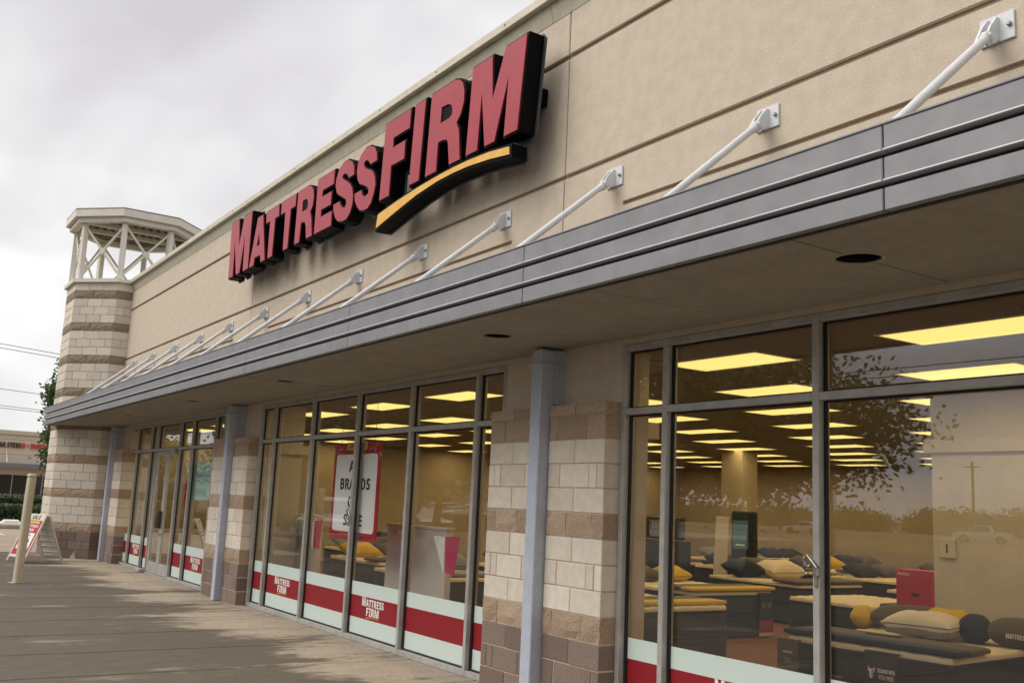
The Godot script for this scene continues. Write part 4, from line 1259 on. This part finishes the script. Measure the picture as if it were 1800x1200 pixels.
# ------------------------------------------------------------------ cars
func wheel(parent: Node, r: float, at: Vector3) -> void:
	var st := begin()
	var w := 0.22
	var prof := [[r * 0.62, -w / 2], [r * 0.93, -w / 2], [r, -w / 2 + 0.03], [r, w / 2 - 0.03], [r * 0.93, w / 2], [r * 0.62, w / 2]]
	for i in prof.size() - 1:
		for k in 24:
			var a0 := TAU * k / 24.0
			var a1 := TAU * (k + 1) / 24.0
			var p: Array = prof[i]
			var q: Array = prof[i + 1]
			poly(st, [Vector3(cos(a0) * p[0], sin(a0) * p[0], p[1]), Vector3(cos(a1) * p[0], sin(a1) * p[0], p[1]), Vector3(cos(a1) * q[0], sin(a1) * q[0], q[1]), Vector3(cos(a0) * q[0], sin(a0) * q[0], q[1])], Vector3(cos(a0), sin(a0), signf(p[1] + q[1])))
	var t := part(parent, "wheel", st.commit(), M.tyre, at)
	var rs := begin()
	tube(rs, [Vector3(0, 0, -w / 2 + 0.02), Vector3(0, 0, w / 2 - 0.02)], [r * 0.62, r * 0.62], 20)
	for k in 5:
		var a := TAU * k / 5.0
		add_box(rs, Vector3(r * 0.33, 0, 0), Vector3(r * 0.55, 0.06, w - 0.02), 0.01, Transform3D(Basis(Vector3(0, 0, 1), a), Vector3.ZERO))
	part(t, "rim", rs.commit(), M.rim)

func car(label: String, paint: String, at: Vector3, turn: float, kind: String, group := "cars in the car park") -> void:
	var t := thing("pickup_truck" if kind == "pickup" else "parked_car", label, "truck" if kind == "pickup" else "car", at, turn, group)
	var body: Array
	var cab: Array
	var glass: Array
	var wl := 0.92
	var wr := 0.35
	var ax := [-1.35, 1.38]
	if kind == "pickup":
		body = [-2.85, 0.45, 2.75, 0.42, 2.85, 0.62, 2.80, 1.02, 2.55, 1.10, 1.35, 1.17, -2.85, 1.16]
		cab = [1.32, 1.16, 0.55, 1.78, 0.35, 1.83, -0.75, 1.83, -0.98, 1.16]
		glass = [1.16, 1.19, 0.50, 1.73, -0.68, 1.75, -0.86, 1.19]
		ax = [-1.75, 1.78]
		wr = 0.40
		wl = 0.98
	elif kind == "suv":
		body = [-2.35, 0.42, 2.30, 0.40, 2.38, 0.60, 2.34, 0.92, 2.15, 1.02, 1.15, 1.10, -2.30, 1.12, -2.40, 0.75]
		cab = [1.12, 1.09, 0.35, 1.62, 0.10, 1.70, -1.75, 1.72, -2.02, 1.64, -2.28, 1.11]
		glass = [0.98, 1.13, 0.32, 1.58, -1.70, 1.62, -2.08, 1.15]
	else:
		body = [-2.30, 0.36, 2.28, 0.32, 2.36, 0.50, 2.30, 0.74, 2.0, 0.84, 1.05, 0.92, -1.75, 0.96, -2.28, 0.92, -2.36, 0.60]
		cab = [1.03, 0.91, 0.25, 1.38, 0.0, 1.43, -0.85, 1.42, -1.10, 1.37, -1.72, 0.95]
		glass = [0.90, 0.95, 0.22, 1.33, -0.85, 1.36, -1.52, 0.98]
	var bp := pairs(body)
	# wheel arches cut into the lower edge
	var arch: Array = [bp]
	for x in ax:
		var c := PackedVector2Array()
		for k in 16: c.append(Vector2(x + (wr + 0.06) * cos(TAU * k / 16.0), wr + (wr + 0.06) * sin(TAU * k / 16.0)))
		arch = Geometry2D.clip_polygons(arch[0], c)
	var b := part(t, "body", extruded(arch[0], -wl + 0.06, wl - 0.06), M[paint])
	var inset := begin()
	add_extruded(inset, grown(arch[0], -0.035), -wl, wl)
	part(b, "side_skin", inset.commit(), M[paint])
	# cabin: tapers towards the roof
	var cp := pairs(cab)
	var st := begin()
	var yb: float = cab[1]
	var yt := 0.0
	for p in cp: yt = maxf(yt, p.y)
	var wid := func(y: float) -> float: return lerpf(wl - 0.07, wl - 0.24, clampf((y - yb) / (yt - yb), 0.0, 1.0))
	for i in cp.size():
		var p := cp[i]
		var q := cp[(i + 1) % cp.size()]
		var n := (p + q) / 2 - Vector2(0, yb + 0.2)
		poly(st, [Vector3(p.x, p.y, -wid.call(p.y)), Vector3(q.x, q.y, -wid.call(q.y)), Vector3(q.x, q.y, wid.call(q.y)), Vector3(p.x, p.y, wid.call(p.y))], Vector3(n.x, n.y, 0))
	for s in [-1.0, 1.0]:
		var side := []
		for p in cp: side.append(Vector3(p.x, p.y, s * wid.call(p.y)))
		poly(st, side, Vector3(0, 0, s))
	part(t, "cabin", st.commit(), M[paint])
	for s in [-1.0, 1.0]:
		var gs := begin()
		var side := []
		for p in pairs(glass): side.append(Vector3(p.x, p.y, s * (wid.call(p.y) + 0.006)))
		poly(gs, side, Vector3(0, 0, s))
		part(t, "side_window", gs.commit(), M.car_glass)
	for e in [[0, 1], [cp.size() - 2, cp.size() - 1]]:
		var p := cp[e[0]]
		var q := cp[e[1]]
		var d := Vector2(q.y - p.y, -(q.x - p.x)).normalized() * 0.006
		if d.y < 0.0: d = -d
		var p2 := p.lerp(q, 0.08) + d
		var q2 := p.lerp(q, 0.9) + d
		var gs := begin()
		poly(gs, [Vector3(p2.x, p2.y, -wid.call(p2.y) + 0.08), Vector3(q2.x, q2.y, -wid.call(q2.y) + 0.08), Vector3(q2.x, q2.y, wid.call(q2.y) - 0.08), Vector3(p2.x, p2.y, wid.call(p2.y) - 0.08)], Vector3(d.x, d.y, 0))
		part(t, "windscreen", gs.commit(), M.car_glass)
	for x in ax:
		for s in [-1.0, 1.0]: wheel(t, wr, Vector3(x, wr, s * (wl - 0.13)))
	var fr: float = 0.0
	for p in bp: fr = maxf(fr, p.x)
	for s in [-1.0, 1.0]:
		part(t, "headlight", box(0.12, 0.16, 0.36, 0.03), M.lamp_clear, Vector3(fr - 0.12, 0.80 if kind != "sedan" else 0.66, s * (wl - 0.26)))
		part(t, "tail_light", box(0.08, 0.26, 0.16, 0.02), M.lamp_red, Vector3(-fr + 0.03, 0.92 if kind != "sedan" else 0.78, s * (wl - 0.14)))
	part(t, "grille", box(0.06, 0.22, 0.9, 0.02), M.black_plastic, Vector3(fr - 0.03, 0.62, 0))
	part(t, "bumper", box(0.12, 0.16, wl * 1.9, 0.03), M[paint], Vector3(fr - 0.01, 0.46, 0))

# ------------------------------------------------------------------ plants
func leaf_cloud(centres: Array, spread: float, count: int, size: float, sd: int, droop := 0.0) -> Mesh:
	var r := RandomNumberGenerator.new()
	r.seed = sd
	var st := begin()
	for i in count:
		var c: Vector3 = centres[r.randi() % centres.size()]
		var o := Vector3(r.randfn(), r.randfn() * 0.75, r.randfn()) * spread
		var p := c + o
		var n := Vector3(r.randf_range(-1, 1), r.randf_range(-0.3, 1), r.randf_range(-1, 1)).normalized()
		var d := Vector3(r.randf_range(-1, 1), r.randf_range(-0.6, 0.4) - droop, r.randf_range(-1, 1)).normalized()
		var w := d.cross(n).normalized() * size * r.randf_range(0.18, 0.30)
		d *= size * r.randf_range(0.6, 1.2)
		poly(st, [p - d * 0.5, p + w, p + d * 0.5, p - w], n)
	return st.commit()

func tree(label: String, at: Vector3, h: float, rad: float, base: float, leaves: int, size: float, mat: Material, sd: int, group: String, lean := Vector3.ZERO, extra := []) -> void:
	var t := thing("tree", label, "tree", at, 0.0, group)
	var r := RandomNumberGenerator.new()
	r.seed = sd
	var cy := (base + h) / 2
	var st := begin()
	var fork := Vector3(lean.x * 0.4, base * 0.8, lean.z * 0.4)
	tube(st, [Vector3(0, -0.05, 0), Vector3(lean.x * 0.1, 0.4, lean.z * 0.1), Vector3(lean.x * 0.25, base * 0.45, lean.z * 0.25), fork], [h * 0.036, h * 0.027, h * 0.022, h * 0.019], 9)
	var centres := []
	for k in 44:
		var a := r.randf() * TAU
		var q := sqrt(r.randf()) * 0.92
		var yy := r.randf_range(-1, 1)
		var sq := sqrt(maxf(0.05, 1.0 - yy * yy * 0.85))
		centres.append(Vector3(cos(a) * q * rad * sq + lean.x, cy + yy * (h - base) * 0.45, sin(a) * q * rad * sq + lean.z))
	for k in 9:
		var e: Vector3 = centres[k]
		var m := fork.lerp(e, 0.5) + Vector3(0, 0.25, 0)
		tube(st, [fork, m, e], [h * 0.013, h * 0.008, h * 0.003], 6)
	for e in extra:
		tube(st, [fork, fork.lerp(e, 0.5) + Vector3(0, 0.4, 0), e], [h * 0.01, h * 0.006, h * 0.002], 6)
		for k in 7: centres.append(e + Vector3(r.randf_range(-0.3, 0.3), r.randf_range(-0.55, 0.3), r.randf_range(-0.2, 0.12)))
	part(t, "trunk", st.commit(), M.bark)
	part(t, "crown", leaf_cloud(centres, rad * (0.16 if extra.is_empty() else 0.10), leaves, size, sd + 1, 0.3), mat)

func hedge(label: String, x: float, h: float, d: float, z0: float, z1: float, sd: int) -> void:
	var t := thing("hedge", label, "hedge", Vector3(x, 0, (z0 + z1) / 2), 0.0, "clipped hedges left of the tower")
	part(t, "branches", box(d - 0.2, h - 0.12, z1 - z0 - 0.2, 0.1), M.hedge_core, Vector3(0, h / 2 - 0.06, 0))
	var r := RandomNumberGenerator.new()
	r.seed = sd
	var st := begin()
	for i in 9000:
		var z := r.randf_range(z0, z1) - (z0 + z1) / 2
		var p: Vector3
		if r.randf() < 0.65: p = Vector3(d / 2 + r.randf_range(-0.12, 0.02), r.randf_range(0.05, h), z)
		else: p = Vector3(r.randf_range(-d / 2, d / 2), h + r.randf_range(-0.10, 0.03), z)
		var n := Vector3(r.randf_range(-0.3, 1), r.randf_range(-0.2, 1), r.randf_range(-1, 1)).normalized()
		var dd := Vector3(r.randf_range(-1, 1), r.randf_range(-1, 1), r.randf_range(-1, 1)).normalized()
		var w := dd.cross(n).normalized() * 0.04
		poly(st, [p - dd * 0.06, p + w, p + dd * 0.06, p - w], n)
	part(t, "foliage", st.commit(), M.leaf1)

func surroundings() -> void:
	# strip mall across the car park
	var t := thing("strip_mall", "tan strip mall with grey canopy across the car park behind the hedges", "building", Vector3(-97, 0, 0))
	part(t, "wall", box(14, 5.8, 130, 0.0), M.stucco, Vector3(-6, 2.9, 10))
	part(t, "parapet", box(0.5, 0.36, 130.4, 0.02), M.cap_paint, Vector3(1.0, 5.98, 10))
	part(t, "canopy", box(1.5, 0.42, 126, 0.01), M.canopy_metal, Vector3(1.75, 3.16, 12))
	for y in [3.06, 3.21]: part(t, "canopy_groove", box(0.02, 0.04, 126, 0.0), M.canopy_back, Vector3(2.506, y, 12))
	for k in 16:
		var z := -42.9 + 7.0 * k
		part(t, "column", box(0.3, 2.95, 0.3, 0.01), M.column_paint, Vector3(2.2, 1.475, z + 3.8))
		var wd := part(t, "shop_window", box(0.08, 2.2, 4.6, 0.0), M.dark_glass, Vector3(1.04, 1.25, z + 7.0))
		for m in [-1.2, 1.2]: part(wd, "mullion", box(0.05, 2.2, 0.06, 0.0), M.aluminium, Vector3(0.05, 0, m))
		if k > 8: part(wd, "poster", box(0.02, 1.3, 1.9, 0.0), M.magenta if k % 2 == 0 else M.pink, Vector3(0.055, 0.1, -0.0))
	for k in 24: part(t, "support_rod", rod(Vector3(1.0, 4.4, -40 + 3.4 * k), Vector3(2.3, 3.38, -40 + 3.4 * k), 0.05, 6), M.white_paint)
	lettering(t, "lettering", "CAR STERE", 1.95, 0.44, Vector3(1.12, 4.90, -6.10), M.letter_dark, 0.12, Vector3(0, PI / 2, 0))
	lettering(t, "lettering", "O • INSTALL", 2.35, 0.44, Vector3(1.12, 4.90, -8.30), M.letter_red, 0.12, Vector3(0, PI / 2, 0))
	for g in [4.1, 5.4]: part(t, "wall_groove", box(0.02, 0.06, 129, 0.0), M.stucco_joint, Vector3(1.006, g, 10))
	hedge("front clipped green hedge along the kerb", -46.3, 0.78, 1.1, -9, 9, 51)
	hedge("taller clipped green hedge behind the front hedge", -49.6, 1.14, 1.2, -9, 9, 52)
	car("white sports utility car parked beyond the hedges", "car_white", Vector3(-60, -0.024, -0.2), PI / 2, "suv")
	var st := begin()
	add_box(st, Vector3(0, 0.10, 0), Vector3(0.5, 0.16, 0.9), 0.06)
	add_box(st, Vector3(0.05, 0.20, -0.05), Vector3(0.35, 0.12, 0.6), 0.05)
	solo("landscape_rock", st.commit(), M.poster_white, Vector3(-44.2, -0.03, -0.35), Vector3.ZERO, "low white stone at the foot of the front hedge", "rock")
	tree("dark green drooping tree growing close behind the tower", Vector3(-32.4, -0.03, -2.0), 6.9, 1.95, 1.9, 40000, 0.15, M.leaf2, 61, "trees round the car park", Vector3(0, 0, 0.2), [Vector3(0.4, 5.9, 1.6), Vector3(0.4, 5.0, 1.9), Vector3(0.4, 4.4, 2.2), Vector3(0.4, 3.7, 2.05), Vector3(0.4, 2.9, 2.15), Vector3(0.4, 2.4, 1.95)])
	# trees in the islands of the car park, mirrored in the glass
	tree("spreading oak in the car park mirrored in the nearest window", Vector3(-23.6, -0.03, 20.0), 7.5, 4.8, 2.9, 30000, 0.27, M.leaf0, 62, "trees round the car park")
	tree("oak in the car park mirrored in the middle window", Vector3(-31.4, -0.03, 12.2), 6.6, 3.6, 2.7, 18000, 0.24, M.leaf0, 63, "trees round the car park", Vector3(0.5, 0, 0.3))
	tree("oak near the right edge of the car park behind the camera", Vector3(-9.2, -0.03, 22.0), 6.4, 3.0, 3.2, 13000, 0.25, M.leaf0, 64, "trees round the car park")
	var k2 := 0
	for p in [[-78.0, 13.0], [-74.0, 23.0], [-69.0, 31.0], [-62.0, 38.0], [-55.0, 43.0]]:
		tree("%s tree in the row before the far side of the strip mall" % ["first", "second", "third", "fourth", "fifth"][k2], Vector3(p[0], -0.03, p[1]), 6.2 + 0.4 * (k2 % 3), 3.4, 1.9, 7000, 0.32, M.leaf1, 71 + k2, "trees round the car park")
		k2 += 1
	hedge("long clipped hedge along the far edge of the car park", -52.5, 1.0, 1.2, 11, 34, 53)
	tree("dense oak added close to the hedge to darken the sale poster window reflection", Vector3(-44.0, -0.03, 11.6), 7.2, 3.6, 1.2, 16000, 0.28, M.leaf1, 81, "trees round the car park")  # out of view, added so that the poster window mirrors something dark
	tree("second dense oak added beside the first to darken the sale poster window reflection", Vector3(-42.0, -0.03, 15.2), 6.4, 3.0, 1.0, 14000, 0.28, M.leaf1, 82, "trees round the car park")  # also added out of view to darken that reflection
	# far tree line, as single trees
	for k in 30:
		var r := RandomNumberGenerator.new()
		r.seed = 300 + k
		tree("low bushy tree in the far tree line beyond the road", Vector3(-215.0 + 5.6 * k + r.randf_range(-2, 2), -0.03, 150 + r.randf_range(-8, 20)), r.randf_range(2.4, 3.8), r.randf_range(5, 7.0), 0.2, 1700, 0.8, M.leaf1, 400 + k, "far tree line beyond the road")
	car("white pickup truck on the road mirrored in the nearest window", "car_white", Vector3(-61, -0.026, 95), 2.75, "pickup", "cars on the road")
	car("white sedan on the road mirrored in the nearest window", "car_white", Vector3(-77, -0.026, 86), 2.9, "sedan", "cars on the road")
	car("silver car in the car park mirrored in the middle window", "car_silver", Vector3(-33, -0.028, 9.0), 0.5, "suv")
	car("dark car in the car park mirrored in the middle window", "car_dark", Vector3(-45, -0.028, 19), 0.1, "sedan")
	for k in 8: car("pale car of the far parked row mirrored in the middle window, place %s" % ["a", "b", "c", "d", "e", "f", "g", "h"][k], "car_white", Vector3(-84.0 + 3.2 * k, -0.028, 42), PI / 2, "suv" if k % 2 == 0 else "sedan", "far row of parked cars")
	for k in 6:
		var p := thing("utility_pole", "wooden utility pole beyond the road, place %s from the left" % ["first", "second", "third", "fourth", "fifth", "sixth"][k], "pole", Vector3(-190 + 30 * k, -0.03, 108), 0.0, "utility poles beyond the road")
		part(p, "shaft", rod(Vector3.ZERO, Vector3(0, 9.5, 0), 0.16, 8), M.wood_pole)
		part(p, "cross_arm", box(2.2, 0.12, 0.12, 0.01), M.wood_pole, Vector3(0, 8.8, 0))
	# overhead wires
	var dir := Vector3(-0.505, 0, -0.863)
	var i := 0
	for w in [[11.0, -75.3, -2.4], [10.72, -75.3, -2.4], [9.0, -87.6, -3.2], [8.0, -92.6, -4.7], [7.8, -92.6, -4.7]]:
		var pts := []
		var rr := []
		for k in 13:
			var u := (k - 6) / 6.0
			pts.append(Vector3(w[1], w[0] + 0.6 * u * u, w[2]) + dir * 45.0 * u)
			rr.append(0.022)
		var ws := begin()
		tube(ws, pts, rr, 5)
		solo("overhead_wire", ws.commit(), M.wire, Vector3.ZERO, Vector3.ZERO, "%s overhead wire against the sky left of the tower" % ["topmost", "second highest", "middle", "second lowest", "lowest"][i], "wire", "overhead wires")
		i += 1
	for k in 3:
		var ws := begin()
		tube(ws, [Vector3(-120, 8.6 - 0.3 * k, 26.0), Vector3(-60, 7.7 - 0.3 * k, 27.0), Vector3(0, 7.4 - 0.3 * k, 28.0), Vector3(60, 8.2 - 0.3 * k, 29.0)], [0.02, 0.02, 0.02, 0.02], 5)
		solo("overhead_wire", ws.commit(), M.wire, Vector3.ZERO, Vector3.ZERO, "%s wire over the car park mirrored in the nearest window" % ["upper", "middle", "lower"][k], "wire", "overhead wires over the car park")

func _ready() -> void:
	rng.seed = 7
	make_view()
	make_materials()
	make_ground()
	store()
	tower()
	pier(-8.055, -6.311, -7.18, "masonry pier closest to the camera with banded blocks behind a blue column")
	pier(-16.745, -15.0, -15.80, "second banded masonry pier between the middle window and the entrance")
	pier(-24.9, -23.44, -24.33, "far banded masonry pier between the entrance and the tower")
	steel_column(-7.18, "pale blue steel column set in the nearest masonry pier")
	steel_column(-15.80, "pale blue steel column set in the second masonry pier")
	steel_column(-24.33, "pale blue steel column beside the tower at the far pier")
	canopy()
	store_sign()
	storefronts()
	interior()
	pavement_things()
	surroundings()
